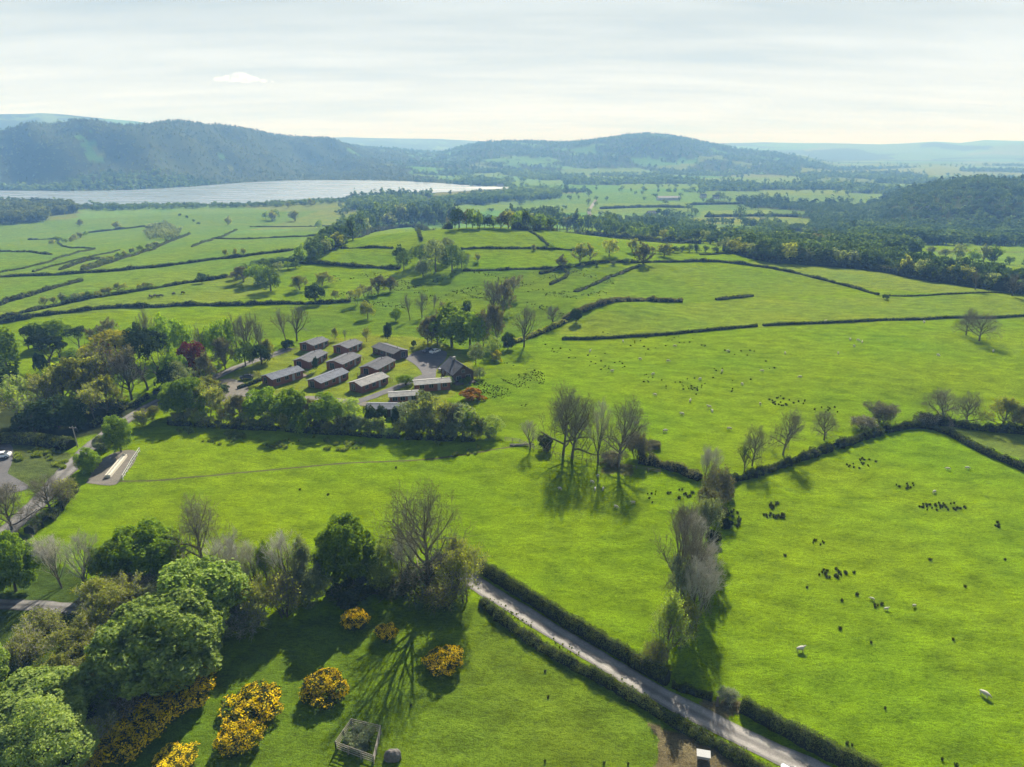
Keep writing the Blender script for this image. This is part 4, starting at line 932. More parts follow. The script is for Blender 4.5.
# rough field scrub and lone trees on the near side of the knoll
KN = 'scattered trees below the knoll'
for bx, by, ty, w, k, lb, c in [(271, 291, 266, 26, 'soft1', 'spreading olive tree with a long shadow, far left of the scrub', 'copse'), (258, 284, 264, 26, 'leaf1', 'dark tree at the left of the spreading olive tree', 'mid'), (244, 282, 266, 22, 'half1', 'leftmost dull tree of the group under the knoll', 'brown'),
        (316, 305, 282, 20, 'leaf1', 'very dark round tree on the hedge line', 'dark'), (300, 290, 275, 20, 'half1', 'pale olive tree left above the very dark round one', 'olive'), (322, 286, 272, 22, 'half1', 'olive tree above the very dark round one', 'olive'),
        (378, 294, 276, 20, 'half1', 'grey tree in the scrub line right', 'brown'), (390, 292, 277, 16, 'half1', 'second grey tree at the end of the scrub line', 'brown'), (366, 298, 285, 16, 'half1', 'low grey tree in the scrub line left', 'brown'),
        (357, 306, 288, 18, 'half1', 'pale rounded tree at the bottom of the scrub line', 'olive'), (368, 320, 300, 16, 'leaf1', 'dull green rounded tree below the scrub line', 'olive'), (396, 322, 308, 12, 'leaf1', 'small rounded dark tree right of the dull green one', 'mid'),
        (336, 300, 290, 10, 'half1', 'small thorn near the hedge line', 'olive'), (388, 334, 322, 8, 'leaf1', 'small dark upright thorn above the round headed tree', 'dark'),
        (423, 277, 260, 16, 'leaf1', 'pale rounded tree in front of the grey dome', 'silver'), (436, 272, 240, 30, 'soft1', 'grey domed tree in the middle of the clump on the knoll side', 'silver'), (452, 272, 244, 24, 'soft1', 'grey tree right in the clump on the knoll side', 'copse'),
        (420, 264, 244, 22, 'soft1', 'shaded tree left in the clump on the knoll side', 'copse'), (400, 262, 244, 14, 'leaf2', 'small dark tree left of the clump on the knoll side', 'dark'), (404, 270, 250, 16, 'soft1', 'dull green tree at the left edge of the clump on the knoll side', 'copse'),
        (446, 260, 238, 24, 'soft1', 'grey tree at the back of the clump on the knoll side', 'silver'), (462, 268, 250, 16, 'soft1', 'last grey tree at the right of the clump on the knoll side', 'copse'), (468, 263, 252, 8, 'tall1', 'thin tree right of the clump on the knoll side', None),
        (478, 262, 253, 7, 'half2', 'little tree farther right of the clump on the knoll side', 'olive'), (301, 262, 243, 12, 'leaf2', 'round dark tree where the knoll wood begins', 'mid'), (312, 263, 256, 12, 'leaf2', 'low dark bush below the knoll wood', 'dark'),
        (580, 262, 243, 16, 'half2', 'grey tree left of the pair above the long hedge', 'olive'), (590, 260, 243, 14, 'half2', 'second grey tree of the group above the long hedge', 'olive'), (609, 256, 239, 20, 'leaf2', 'rounded grey green tree above the long hedge', 'olive'),
        (560, 268, 255, 12, 'half2', 'small grey tree on the long hedge', 'brown'), (632, 252, 238, 12, 'half2', 'narrow tree behind the one on the long hedge', 'olive'), (643, 264, 242, 18, 'half2', 'tallest grey tree standing on the long hedge', 'brown'),
        (664, 256, 243, 16, 'half2', 'grey tree right of the tallest one on the long hedge', 'olive'), (552, 249, 242, 7, 'leaf2', 'small round tree where two knoll walls meet', 'mid'), (534, 250, 244, 6, 'half2', 'tiny tree on the knoll pasture', 'olive')]:
    T(k, bx, by, ty, w, lb, crown=c, group=KN, name='tree')
for s in (61, 62, 63): make_leafy('far3', s, 10, 10, 2.2, 95, 9, .02, lod=2, mats=('bark', 'mid'), single=True, lobe=(.3, .5))
for s in (64, 65): make_leafy('far4', s, 10, 10, 4.0, 34, 5, .02, lod=2, mats=('bark', 'mid'), single=True, lobe=(.35, .6))
def fill(name, poly, n, h, label, key='far3', crown='mid', dens=1.0):
    W = polyw(poly); xs = [w.x for w in W]; ys = [w.y for w in W]; P = []
    X = rng.uniform(min(xs), max(xs), n * 4); Y = rng.uniform(min(ys), max(ys), n * 4)
    k = inpoly(X, Y, W) & ~isopen(X, Y); crown = {'mid': 'farwood', 'olive': 'farolive'}.get(crown, crown); X = X[k][:n]; Y = Y[k][:n]; Z = height(X, Y)
    sc = [(s * random.uniform(.9, 1.4), s * random.uniform(.8, 1.25)) for s in [h / 10] * len(X)]
    return merged(name, key, list(zip(X, Y, Z)), sc, ['bark', crown], label)
# ------------------------------------------------------------------ rows and woods farther off
def row(pts, hpx, wpx, step, kinds, label, group, jit=2.0, crowns=None, rows=1, dy=-3.0):
    for rw in range(rows):
        back = []
        Q = []; acc = random.uniform(0, step)
        for (x0, y0), (x1, y1) in zip(pts[:-1], pts[1:]):
            L = math.hypot(x1 - x0, y1 - y0); 
            while acc < L: Q.append((x0 + (x1 - x0) * acc / L, y0 + (y1 - y0) * acc / L)); acc += step * random.uniform(.75, 1.25)
            acc -= L
        for x, y in Q:
            y2 = y + rw * dy + random.uniform(-.35, .35) * jit * .4; k = random.choice(kinds); h = hpx * random.uniform(.72, 1.2)
            cr = random.choice(crowns) if crowns else None
            if k[:4] in ('wide', 'tall'): cr = None
            p = at(x, y2); pxm = FPX / depth(p)
            if rw: back.append((p, wpx * random.uniform(.9, 1.5) / pxm / 10, h / pxm / 10)); continue
            o = plant(k, p, h / pxm, wpx * random.uniform(.8, 1.3) / pxm, 'tree', crown=cr); o.location.z -= .1
            tag(o, label, 'tree', group)
        if back: merged('wood', 'leaf2', [tuple(b[0]) for b in back], [(b[1], b[2]) for b in back], ['bark', 'hillwood' if rw == 1 else 'farwood'], 'back ranks of the ' + group.replace('front ranks of the ', ''), 'trees')
GC = ['copse', 'copse', 'mid', 'olive', 'copse', 'silver']
row([(310, 263), (333, 249), (350, 240)], 15, 13, 6, ['half2', 'leaf2'], 'grey green tree in the wood climbing the left slope of the knoll', 'wood on the left slope of the knoll', crowns=GC, rows=3, dy=-4)
row([(350, 242), (363, 233), (390, 227), (420, 225), (450, 226)], 19, 13, 7, ['half2', 'leaf2', 'half2'], 'tree in the dense wood along the left of the knoll crest', 'wood along the left of the knoll crest', crowns=GC, rows=3, dy=-2.4)
row([(452, 228), (500, 228), (540, 229)], 17, 12, 7, ['half2', 'leaf2'], 'tree in the gappy line along the middle of the knoll crest', 'trees along the middle of the knoll crest', crowns=['olive', 'mid', 'brown', 'dark'], rows=1)
row([(512, 227), (540, 230), (583, 232), (612, 236)], 19, 12, 7, ['half2', 'leaf2', 'leaf2'], 'tree in the dense wood along the right of the knoll crest', 'wood along the right of the knoll crest', crowns=GC, rows=2, dy=-2.2)
row([(612, 237), (650, 240), (700, 243), (735, 246)], 13, 11, 8, ['half2', 'leaf2'], 'tree in the wood behind the long pasture right of the knoll', 'wood right of the knoll', crowns=GC, rows=2, dy=-2.5)
fill('wood', [(725, 247), (800, 245), (905, 248), (935, 255), (860, 254), (760, 252)], 230, 10, 'narrow wood between the pastures at the right', 'far3', 'hillwood')
row([(890, 252), (940, 256), (1040, 268)], 8, 9, 15, ['half2', 'leaf2'], 'lone tree in the light meadow behind the long wood', 'trees in the light meadow behind the long wood', crowns=['copse', 'silver'])
row([(650, 253), (700, 252), (735, 254)], 8, 9, 9, ['half2'], 'small hedgerow tree on the strip below the wood right of the knoll', 'hedgerow trees below the wood', crowns=GC, rows=1)
row([(725, 250), (768, 262), (810, 264), (853, 267), (885, 271), (918, 278), (960, 284), (1000, 290), (1040, 296)], 18, 15, 9, ['half2', 'leaf2', 'half2', 'half2'], 'tree in the front ranks of the long wood at the right', 'front ranks of the long wood at the right', crowns=['copse', 'copse', 'olive', 'silver', 'mid'], rows=3, dy=-3.6)
row([(775, 246), (810, 248), (860, 252)], 15, 15, 11, ['half2', 'leaf2'], 'tree in the back ranks of the long wood at the right', 'back ranks of the long wood at the right', crowns=['olive', 'mid', 'silver', 'brown'], rows=2, dy=-4)
row([(950, 262), (1000, 262)], 16, 14, 14, ['half2', 'leaf2'], 'taller tree standing out above the long wood at the right', 'tall trees above the long wood', crowns=['silver', 'mid'])
for bx, by, ty, w, k, lb, c in [(455, 228, 203, 14, 'leaf2', 'dark conifer standing highest on the knoll', 'dark'), (459, 229, 208, 16, 'leaf2', 'broad dark tree beside the highest conifer on the knoll', 'dark'), (478, 229, 212, 11, 'leaf2', 'round tree alone right of the highest conifer', 'mid'),
        (490, 228, 215, 8, 'leaf2', 'small dark pointed tree on the knoll crest', 'dark'), (228, 225, 216, 7, 'half2', 'lone tree in the lakeside pasture, left', 'olive'), (272, 221, 210, 9, 'half2', 'tree left of three in the lakeside pasture', 'olive'), (275, 220, 209, 10, 'leaf2', 'middle tree of three in the lakeside pasture', 'mid'),
        (295, 221, 210, 13, 'half2', 'right tree of three in the lakeside pasture', 'olive'), (266, 220, 211, 7, 'leaf2', 'little tree beside the three in the lakeside pasture', 'mid'), (311, 206, 198, 6, 'half2', 'small tree by the shore wood', 'olive'), (288, 208, 201, 6, 'half2', 'small tree below the shore wood', 'olive'),
        (319, 229, 220, 7, 'leaf2', 'tree on the lakeside hedge left of the knoll', 'mid'), (116, 229, 221, 8, 'half2', 'small tree on the lakeside hedge at the far left', 'olive'), (202, 283, 272, 11, 'leaf2', 'dark round tree on the hedge left of the tree group', 'dark'), (80, 226, 219, 6, 'half2', 'small tree in the far left pasture', 'olive'),
        (225, 256, 249, 6, 'half2', 'small hedgerow tree left on the long lakeside hedge', 'olive'), (235, 255, 248, 6, 'half2', 'small hedgerow tree middle on the long lakeside hedge', 'olive'), (244, 255, 248, 6, 'half2', 'small hedgerow tree right on the long lakeside hedge', 'olive'),
        (778, 226, 218, 7, 'leaf2', 'lone tree at the edge of the bright far meadow', 'dark'), (959, 277, 258, 15, 'half2', 'pale tree standing out of the long wood near the right edge', 'silver'), (975, 290, 268, 14, 'tall1', 'grey leafless tree on the outer edge of the long wood', None), (1012, 296, 272, 18, 'wide1', 'grey leafless tree where the long wood leaves the picture', None),
        (884, 299, 294, 8, 'bush2', 'small dark bush where two pasture hedges end', 'dark')]:
    T(k, bx, by, ty, w, lb, crown=c)
row([(50, 244), (70, 242), (88, 236)], 6, 7, 6, ['half2', 'bush2'], 'little bush along the winding lakeside hedge', 'bushes along the winding lakeside hedge', crowns=['olive', 'mid'])
row([(82, 270), (120, 258), (160, 246)], 6, 8, 7, ['half2', 'bush2'], 'hawthorn bush in the double hedge of the lakeside pastures', 'hawthorns in the double hedge', crowns=['olive', 'mid', 'silver'])
row([(45, 305), (60, 303), (75, 301), (100, 296), (125, 289)], 8, 9, 7, ['half2', 'leaf2'], 'grey bush along the diagonal lakeside hedge', 'bushes along the diagonal lakeside hedge', crowns=['olive', 'silver', 'mid'])
row([(135, 290), (157, 285)], 5, 6, 5, ['half2', 'bush2'], 'low bush in the short hedge right of the diagonal one', 'low bushes in the short hedge', crowns=['olive', 'mid'])
row([(232, 281), (256, 272), (300, 268)], 9, 10, 9, ['half2', 'leaf2'], 'shaggy hedgerow tree left of the knoll wood', 'shaggy hedgerow trees left of the knoll wood', crowns=GC, rows=2, dy=-4)
row([(175, 214), (185, 217), (200, 225)], 3, 4, 7, ['bush2'], 'small gorse dot in the lakeside pasture', 'small bushes in the lakeside pasture', crowns=['dark'])
row([(560, 268), (600, 266), (640, 262)], 5, 6, 14, ['half2'], 'thorn growing out of the long middle hedge', 'thorns in the long middle hedge', crowns=GC)

# tree masses nobody could count
fill('lakeside_wood', [(-60, 222), (-60, 203), (0, 206), (40, 205), (72, 207), (78, 213), (48, 216), (46, 222), (0, 225)], 900, 13, 'dark wood between the left pastures and the lake', 'leaf2' if 0 else 'far3', 'olive')
fill('shore_wood', [(60, 210), (60, 206.5), (150, 206), (250, 205), (300, 202), (345, 200), (345, 203), (280, 207), (180, 209), (100, 211)], 420, 7, 'narrow belt of trees along the near lake shore', 'far3', 'mid')
fill('wood', [(345, 210), (350, 203), (380, 201), (425, 201), (426, 207), (400, 214), (368, 212)], 330, 12, 'dark wood between the lake and the knoll', 'far3', 'mid')
fill('wood', [(425, 207), (440, 201), (480, 197), (520, 193), (560, 193), (560, 198), (500, 202), (470, 208)], 500, 12, 'wood stretching right from the end of the lake', 'far3', 'mid')
fill('wood', [(143, 237), (150, 227), (168, 225), (182, 232), (175, 240), (150, 240)], 90, 7, 'grey copse in the middle of the lakeside pastures', 'far3', 'silver')
fill('wood', [(835, 238), (860, 228), (1060, 228), (1060, 247), (930, 245), (860, 244)], 900, 11, 'broad band of woodland behind the long wood at the right', 'far3', 'hillwood')
fill('wood', [(610, 226), (660, 214), (720, 222), (800, 226), (800, 240), (700, 236), (620, 236)], 200, 9, 'woodland and hedges around the hamlet behind the knoll', 'far3', 'hillwood')

# hillside and valley woods, spread over the wooded ground
def spread(name, r0, r1, a0, a1, area, h, key, crown, label, zone=None, near=None):
    n = int(.5 * (a1 - a0) * (r1 ** 2 - r0 ** 2) / area); A = rng.uniform(a0, a1, n); R = np.sqrt(rng.uniform(r0 ** 2, r1 ** 2, n)); X = R * np.sin(A); Y = R * np.cos(A)
    crown = {'mid': 'farwood', 'olive': 'farolive'}.get(crown, crown)
    ci, e = vor(X, Y); k = iswood(X, Y, ci) | ((e < np.where(R > 1700, 10, 6)) & (rng.uniform(size=n) < .5)); z = hillzone(X, Y)
    k &= (z == zone) if zone is not None else ((z != 1) & (z != 2))
    H = height(X, Y); k &= ~isopen(X, Y); k &= ~inpoly(X, Y, LAKE) & ((H > -36.5) | (R > 2000))
    lone = ~k & (rng.uniform(size=n) < .012) & (z == (zone or 0)) & ~inpoly(X, Y, LAKE); k |= lone
    X, Y, H = X[k], Y[k], H[k]
    sc = [(h / 10 * random.uniform(.6, 1.0) * (1 + 1.1 * random.random() ** 3), h / 10 * random.uniform(.6, 1.0) * (1 + .8 * random.random() ** 3)) for _ in X]
    return merged(name, key, list(zip(X, Y, H)), sc, ['bark', crown], label)
LAKE = W_LAKE
A0, A1 = math.radians(-43), math.radians(43)
spread('hillside_wood', 1550, 2250, A0, az_of(430), 170, 12, 'far4', 'mid', 'wooded foot of the mountain across the lake', 1)
spread('hillside_wood', 2250, 4700, A0, az_of(450), 330, 7, 'far4', 'olive', 'wooded upper slopes of the mountain across the lake', 1)
spread('hill_wood', 1450, 2200, az_of(700), A1, 240, 12, 'far4', 'hillwood', 'wood on the far side of the right hand hill', 2)
spread('hill_wood', 900, 1450, az_of(750), A1, 72, 7.5, 'far3', 'hillwood', 'dense wood covering the hill at the right', 2)
spread('valley_woods', 850, 1700, math.radians(-14), A1, 100, 10, 'far3', 'mid', 'hedges and copses of the valley floor beyond the knoll')
spread('valley_woods', 1700, 2900, math.radians(-12), A1, 190, 12, 'far4', 'mid', 'bluish woods of the middle valley')
spread('valley_woods', 2900, 5200, A0, A1, 560, 12, 'far4', 'mid', 'bluish woods of the far valley and centre hill')

# ------------------------------------------------------------------ hedges
H_ = lambda pts, h, w, lb, **k: hedge(pts, h, w, lb, **k)
H_([(478, 568), (520, 595), (560, 621), (600, 644), (640, 668), (668, 684)], 2.2, 1.8, 'dense dark hedge on the upper side of the lane', rough=.20)
H_([(672, 687), (690, 693), (712, 699)], 1.0, 1.2, 'low broken hedge between the ditch trees and the gateway', rough=.35, gaps=.2)
H_([(741, 710), (790, 736), (850, 768), (920, 806), (1010, 860)], 2.2, 1.7, 'dense dark hedge right of the gateway above the lane', rough=.20)
H_([(482, 604), (500, 620), (530, 641), (560, 660), (600, 681), (640, 703), (680, 727), (720, 749), (790, 790)], 1.4, 1.7, 'leafy overgrown hedge between the lane and the paddock', mat='hedgeleaf', rough=.30)
H_([(640, 462), (668, 468), (700, 480)], 1.9, 2.2, 'brown brambly hedge mid field left of the ditch trees', mat='brown', rough=.35)
H_([(722, 484), (745, 479), (790, 464), (830, 450), (870, 436), (905, 428)], 1.6, 1.9, 'dark hedge climbing along the stream to the right', mat='hedgeleaf', rough=.45, gaps=.04)
H_([(905, 428), (930, 428), (948, 434), (975, 449), (1000, 460), (1060, 486)], 1.6, 1.8, 'dark hedge falling from the bend to the right edge', rough=.22)
H_([(915, 426), (940, 424), (980, 430), (1060, 438)], 2.2, 2.4, 'upper hedge from the bend under the olive tree', mat='hedgeleaf', rough=.3)
H_([(168, 424), (230, 428), (300, 432), (370, 436), (440, 440), (475, 441)], 1.1, 1.5, 'shaded low hedge at the foot of the tree belt', rough=.45, gaps=.15)
H_([(238, 389), (262, 380), (288, 371), (291, 368)], 1.0, 1.0, 'trimmed hedge along the lodge driveway', rough=.1)
H_([(-40, 446), (0, 442), (40, 444), (72, 448)], 2.6, 3.2, 'long squared garden hedge above the yard', rough=.08)
H_([(92, 428), (120, 412), (150, 398), (168, 388)], 1.6, 1.2, 'roadside hedge on the wood side of the road', rough=.2, gaps=.1)
H_([(30, 534), (54, 518), (76, 490)], 1.6, 1.8, 'ragged hedge on the field side of the road', rough=.35, gaps=.12)
H_([(562, 339.5), (600, 339), (640, 336.5), (687, 333), (725, 329.5), (757, 326.5)], 1.1, 1.1, 'long straight hedge across the middle field', rough=.06)
H_([(763, 326), (850, 322), (925, 319.5), (1060, 315)], 1.0, 1.0, 'long thin hedge across the right field', rough=.06)
H_([(505, 346), (530, 338), (548, 330), (565, 322)], 1.6, 2.2, 'scrubby hedge below the lone leafless tree', mat='olive', rough=.3)
H_([(563, 321), (592, 308), (612, 302)], 2.0, 3.0, 'left part of the gorse covered bank', mat='brown', rough=.35)
H_([(612, 302), (640, 300), (662, 302), (682, 302)], 1.7, 2.6, 'right part of the gorse covered bank', mat='brown', rough=.4)
H_([(716, 300), (735, 298), (752, 296)], 1.0, 2.6, 'short dark scrub patch in the upper field', mat='hedgeleaf', rough=.3)
H_([(883, 296), (943, 295), (1060, 292.5)], .6, .8, 'very thin hedge line at the upper right', rough=.1)
H_([(725, 251), (768, 263), (810, 265), (853, 268), (885, 272), (918, 279), (960, 285), (1000, 291), (1050, 298)], 4.5, 5, 'dense dark undergrowth along the edge of the long wood', mat='hedgeleaf', rough=.35, dens=1.2)
H_([(512, 229), (540, 232), (583, 234), (612, 238), (650, 241), (700, 244)], 4, 4, 'dark undergrowth below the wood on the right of the crest', rough=.4, dens=1.2)
H_([(333, 250), (363, 235), (390, 228.5), (420, 227), (450, 229)], 4, 4, 'dark undergrowth below the wood on the left of the crest', rough=.4, dens=1.2)
LG = 'hedges dividing the lakeside pastures'
for pts, h, w, lb in [([(-30, 251), (25, 252), (52, 255)], 1.8, 2, 'short hedge at the left edge of the lakeside pastures'), ([(-20, 277), (38, 266), (70, 255), (95, 249)], 1.5, 1.6, 'curved thin hedge at the left ending at a corner'),
        ([(58, 243), (65, 248), (95, 249)], 1.5, 1.6, 'hooked hedge closing the corner of the curved one'), ([(-30, 278), (80, 274), (140, 269), (200, 261), (256, 255), (300, 249), (330, 243)], 2.4, 2.4, 'longest hedge running right across the lakeside pastures'),
        ([(33, 272), (75, 261), (120, 250)], 1.2, 1.4, 'faint thin hedge between two bushy ones'), ([(60, 270), (100, 259)], 2.8, 3, 'bushy short hedge left of the double hedge'), ([(82, 271), (120, 260), (160, 247), (190, 234)], 2.8, 2.6, 'bushy slanting hedge leading to the grey copse'),
        ([(28, 240), (62, 239)], 2, 2, 'broken hedge at the far left'), ([(88, 233), (150, 226)], 3, 2.6, 'thick hedge left of the grey copse'), ([(192, 247), (215, 239), (237, 230)], 2.2, 2.2, 'short slanting hedge right of the grey copse'),
        ([(215, 239), (256, 239), (316, 237), (335, 233)], 2, 2, 'straight hedge right of the short slanting one'), ([(250, 227), (300, 227), (341, 226)], 2.0, 2, 'straight hedge near the three lakeside trees'), ([(-30, 314), (0, 305), (30, 296), (82, 281)], 2.8, 3, 'bushy hedge slanting up from the left edge'),
        ([(0, 319), (50, 307), (115, 295), (195, 282), (228, 277)], 2.4, 2.4, 'long diagonal hedge below the slanting bushy one'), ([(8, 322), (45, 315), (88, 310), (150, 307), (256, 304.5), (290, 304), (351, 302)], 2.6, 2.4, 'dark long hedge nearest the left wood'),
        ([(-30, 326), (10, 322), (30, 318)], 3.5, 4, 'thick scrub where the dark hedge meets the left edge')]:
    H_(pts, h * .62, w * .75, lb, group=LG, rough=.4)
KG = 'hedges and walls on the knoll'
for pts, h, w, lb in [([(341, 248.5), (365, 248), (393, 248.5)], 2, 2, 'short straight hedge left across the knoll pasture'), ([(416, 228), (419, 235), (422, 241)], 3, 3, 'short dark hedge running down the knoll'), ([(288, 263), (343, 266), (400, 269)], 3.0, 3, 'thick hedge along the foot of the knoll pasture'),
        ([(461, 249.5), (512, 248.5), (550, 249), (580, 251)], 2, 2, 'long straight hedge right across the knoll pasture'), ([(463, 271), (512, 270), (562, 268)], 1.8, 2, 'hedge along the rough ground right of the grey dome clump'), ([(529, 231.5), (540, 238), (549, 246)], 2, 2.2, 'dark wall running down the right of the knoll'),
        ([(540, 274), (562, 268), (590, 264), (617, 262), (642, 263), (712, 261), (740, 264), (768, 268)], 2.4, 2.6, 'long curving hedge in the middle distance'), ([(768, 268), (800, 274), (830, 282), (855, 288), (878, 295)], 1.9, 2.4, 'thick hedge dropping diagonally to the right pasture'),
        ([(607, 236), (629, 240), (647, 242), (700, 242), (735, 241)], 1.8, 2, 'thin hedge below the wood right of the knoll'), ([(700, 255), (735, 254), (768, 252), (800, 254)], 1.8, 2, 'faint hedge in front of the long wood'), ([(550, 285), (570, 275), (562, 269)], 2.0, 3, 'scrubby bank below the curving hedge'),
        ([(575, 292), (600, 282), (612, 276), (640, 266)], 1.4, 4, 'line of scrub climbing to the curving hedge')]:
    H_(pts, h * .58, w * .66, lb, group=KG, rough=.4)
for pts, lb in [([(690, 205), (730, 204), (775, 205)], 'far straight hedge beyond the hamlet, upper'), ([(600, 209), (650, 207), (690, 208)], 'far hedge left of the hamlet'), ([(705, 217), (760, 216), (800, 217)], 'far hedge in front of the bright meadow'), ([(760, 230), (800, 231), (840, 236)], 'hedge between the bright far meadows')]:
    H_(pts, 4, 6, lb, group='far hedges of the valley', rough=.3)
# ------------------------------------------------------------------ lodges and house
M['wall'] = solid('brown timber cladding', (.23, .092, .052), .8, scale=2.5)
M['walldark'] = solid('dark timber cladding', (.095, .055, .042), .8, scale=2.5)
def roofmat(name, c):
    m, nt, ns, ln = newmat(name); tc = ns.new('ShaderNodeTexCoord'); P = tc.outputs['Object']
    wv = ns.new('ShaderNodeTexWave'); wv.inputs['Scale'].default_value = 2.2; wv.bands_direction = 'X'; ln.new(P, wv.inputs[0])
    n = noise(ns, ln, P, .8, 5, .65)
    col = mixc(ns, ln, c, tuple(v * .6 for v in c), ramp(ns, ln, n, [(.35, 0.0), (.7, 1.0)])); col = mixc(ns, ln, col, ramp(ns, ln, wv.outputs[1], [(0, .72), (.5, 1.0)]), 1.0, 'MULTIPLY')
    b = nd(ns, 'ShaderNodeBsdfPrincipled', Roughness=.85); ln.new(col, b.inputs['Base Color']); b.inputs['Specular IOR Level'].default_value = .15
    bp = nd(ns, 'ShaderNodeBump', Strength=.5, Distance=.06); ln.new(wv.outputs[1], bp.inputs['Height']); ln.new(bp.outputs[0], b.inputs['Normal'])
    o = ns.new('ShaderNodeOutputMaterial'); ln.new(b.outputs[0], o.inputs[0]); return m
M['roofgrey'] = roofmat('grey roof sheet', (.175, .195, .235)); M['roofpale'] = roofmat('pale weathered roof sheet', (.32, .32, .31)); M['roofdark'] = roofmat('dark slate roof', (.10, .105, .12)); M['roofbrown'] = roofmat('brown grey roof sheet', (.135, .142, .160))
M['frame'] = solid('white window frame', (.30, .30, .29), .5, var=.1); M['deck'] = solid('weathered decking', (.17, .14, .11), .85, scale=4)
m, nt, ns, ln = newmat('window glass'); b = nd(ns, 'ShaderNodeBsdfPrincipled', Roughness=.08); b.inputs['Base Color'].default_value = (.02, .028, .035, 1); o = ns.new('ShaderNodeOutputMaterial'); ln.new(b.outputs[0], o.inputs[0]); M['glass'] = m
M['whitewall'] = solid('whitewash', (.50, .49, .46), .8, var=.12); M['stonewall'] = solid('grey rendered wall', (.34, .32, .29), .9, var=.2)

def gable(root, L, Wd, hw, hr, over, rm, wm, thick=.14):
    g = Geo(); x, y = L / 2, Wd / 2
    V = [(-x, -y, -.6), (x, -y, -.6), (x, y, -.6), (-x, y, -.6), (-x, -y, hw), (x, -y, hw), (x, y, hw), (-x, y, hw), (-x, 0, hr - .03), (x, 0, hr - .03)]
    g.add(V, [(0, 1, 5, 4), (2, 3, 7, 6)]); g.add(V, [(1, 2, 6), (1, 6, 5), (5, 6, 9), (3, 0, 4), (3, 4, 7), (7, 4, 8)])
    wl = g.obj('wall', [M[wm]], root)
    r_ = Geo(); X = x + over; sl = (hr - hw) / y; Y = y + over * .8; z0 = hw - sl * over * .8
    for s in (-1, 1):
        V = [(-X, s * Y, z0), (X, s * Y, z0), (X, 0, hr), (-X, 0, hr), (-X, s * Y, z0 + thick), (X, s * Y, z0 + thick), (X, 0, hr + thick), (-X, 0, hr + thick)]
        r_.add(V, [(0, 3, 2, 1), (4, 5, 6, 7), (0, 1, 5, 4), (1, 2, 6, 5), (3, 0, 4, 7)])
    r_.beam((-X, 0, hr + thick), (X, 0, hr + thick), .22, .08)
    rf = r_.obj('roof', [M[rm]], root); return wl, rf
def window(root, x, y, z, w, h, axis='x', s=1, mullion=True):
    """framed window proud of a wall whose outward side is s along y (axis x) or along x (axis y)"""
    g = Geo(); t = .07
    def bx(a0, b0, a1, b1, d0, d1, gg):
        if axis == 'x': gg.box(x + a0, y + min(s * d0, s * d1), z + b0, x + a1, y + max(s * d0, s * d1), z + b1)
        else: gg.box(x + min(s * d0, s * d1), y + a0, z + b0, x + max(s * d0, s * d1), y + a1, z + b1)
    for q in ((-w / 2 - t, -t, w / 2 + t, 0), (-w / 2 - t, h, w / 2 + t, h + t), (-w / 2 - t, 0, -w / 2, h), (w / 2, 0, w / 2 + t, h)): bx(*q, .003, .07, g)
    if mullion: bx(-.03, 0, .03, h, .003, .06, g)
    f = g.obj('window', [M['frame']], root); p = Geo(); bx(-w / 2, 0, w / 2, h, .004, .03, p); p.obj('pane', [M['glass']], f)
def lodge(a, b, wd, label, rm='roofgrey', wm='wall', hw=2.4, hr=3.25, deck=1, L=None):
    A, B = at(*a), at(*b); c = (A + B) / 2; c.z = float(height(c.x, c.y)); d = B - A; L = L or max(8.0, Vector((d.x, d.y)).length)
    root = empty('lodge', c, math.atan2(d.y, d.x)); tag(root, label, 'lodge', 'holiday lodges')
    gable(root, L, wd, hw, hr, .45, rm, wm); y = -wd / 2; x = L / 2
    for fx in (-.32, -.05, .34): window(root, fx * L, y, 1.0, 1.3, 1.1, 'x', -1)
    for fx in (-.25, .25): window(root, fx * L, -y, 1.0, 1.2, 1.1, 'x', 1)
    for s in (-1, 1): window(root, s * x, 1.0, .35, 1.7, 1.9, 'y', s)
    g = Geo(); g.box(.13 * L, y - .06, .02, .13 * L + .95, y - .004, 2.1); dr = g.obj('door', [M['frame']], root); Geo().box(.13 * L + .75, y - .11, 1.0, .13 * L + .88, y - .062, 1.05).obj('handle', [M['roofdark']], dr)
    if deck:
        s = deck; D = Geo(); D.box(s * x + (0.01 if s > 0 else -2.2), y + .2, -.5, s * x + (2.2 if s > 0 else -.01), -y - .2, .12); D.obj('deck', [M['deck']], root)
        R = Geo(); ex = s * (x + 2.1)
        for k in range(6): yy = y + .3 + k * (wd - .6) / 5; R.box(ex - .05, yy - .05, .12, ex + .05, yy + .05, 1.15)
        R.box(ex - .06, y + .2, 1.15, ex + .06, -y - .2, 1.22); R.obj('railing', [M['deck']], root)
    pipe = Geo().beam((L * .3, .5, hr - .3), (L * .3, .5, hr + .55), .16); pipe.obj('flue', [M['roofdark']], root)
    return root
lodge((268, 385), (298, 376), 5.6, 'front row lodge farthest left beside the dark car', 'roofgrey', deck=1)
lodge((315, 388), (342, 378), 5.6, 'front row lodge in the middle with a pale grey roof', 'roofgrey', deck=0)
lodge((356, 392), (382, 382), 5.6, 'front row lodge at the right with a whitish roof beside the driveway', 'roofpale', deck=1)
lodge((302, 368), (320, 358), 6.0, 'second row lodge at the left with a brown grey roof', 'roofbrown', deck=1)
lodge((335, 371), (353, 361), 6.6, 'second row lodge in the middle with a broad roof', 'roofbrown', deck=1)
lodge((369, 376), (387, 366), 6.4, 'second row lodge at the right with a dark grey roof', 'roofdark', deck=-1)
lodge((307, 351), (322, 345), 6.4, 'back row lodge farthest left under the leafless trees', 'roofbrown', deck=0)
lodge((341, 354), (355, 348), 6.4, 'back row lodge behind the broad roofed one', 'roofbrown', deck=0)
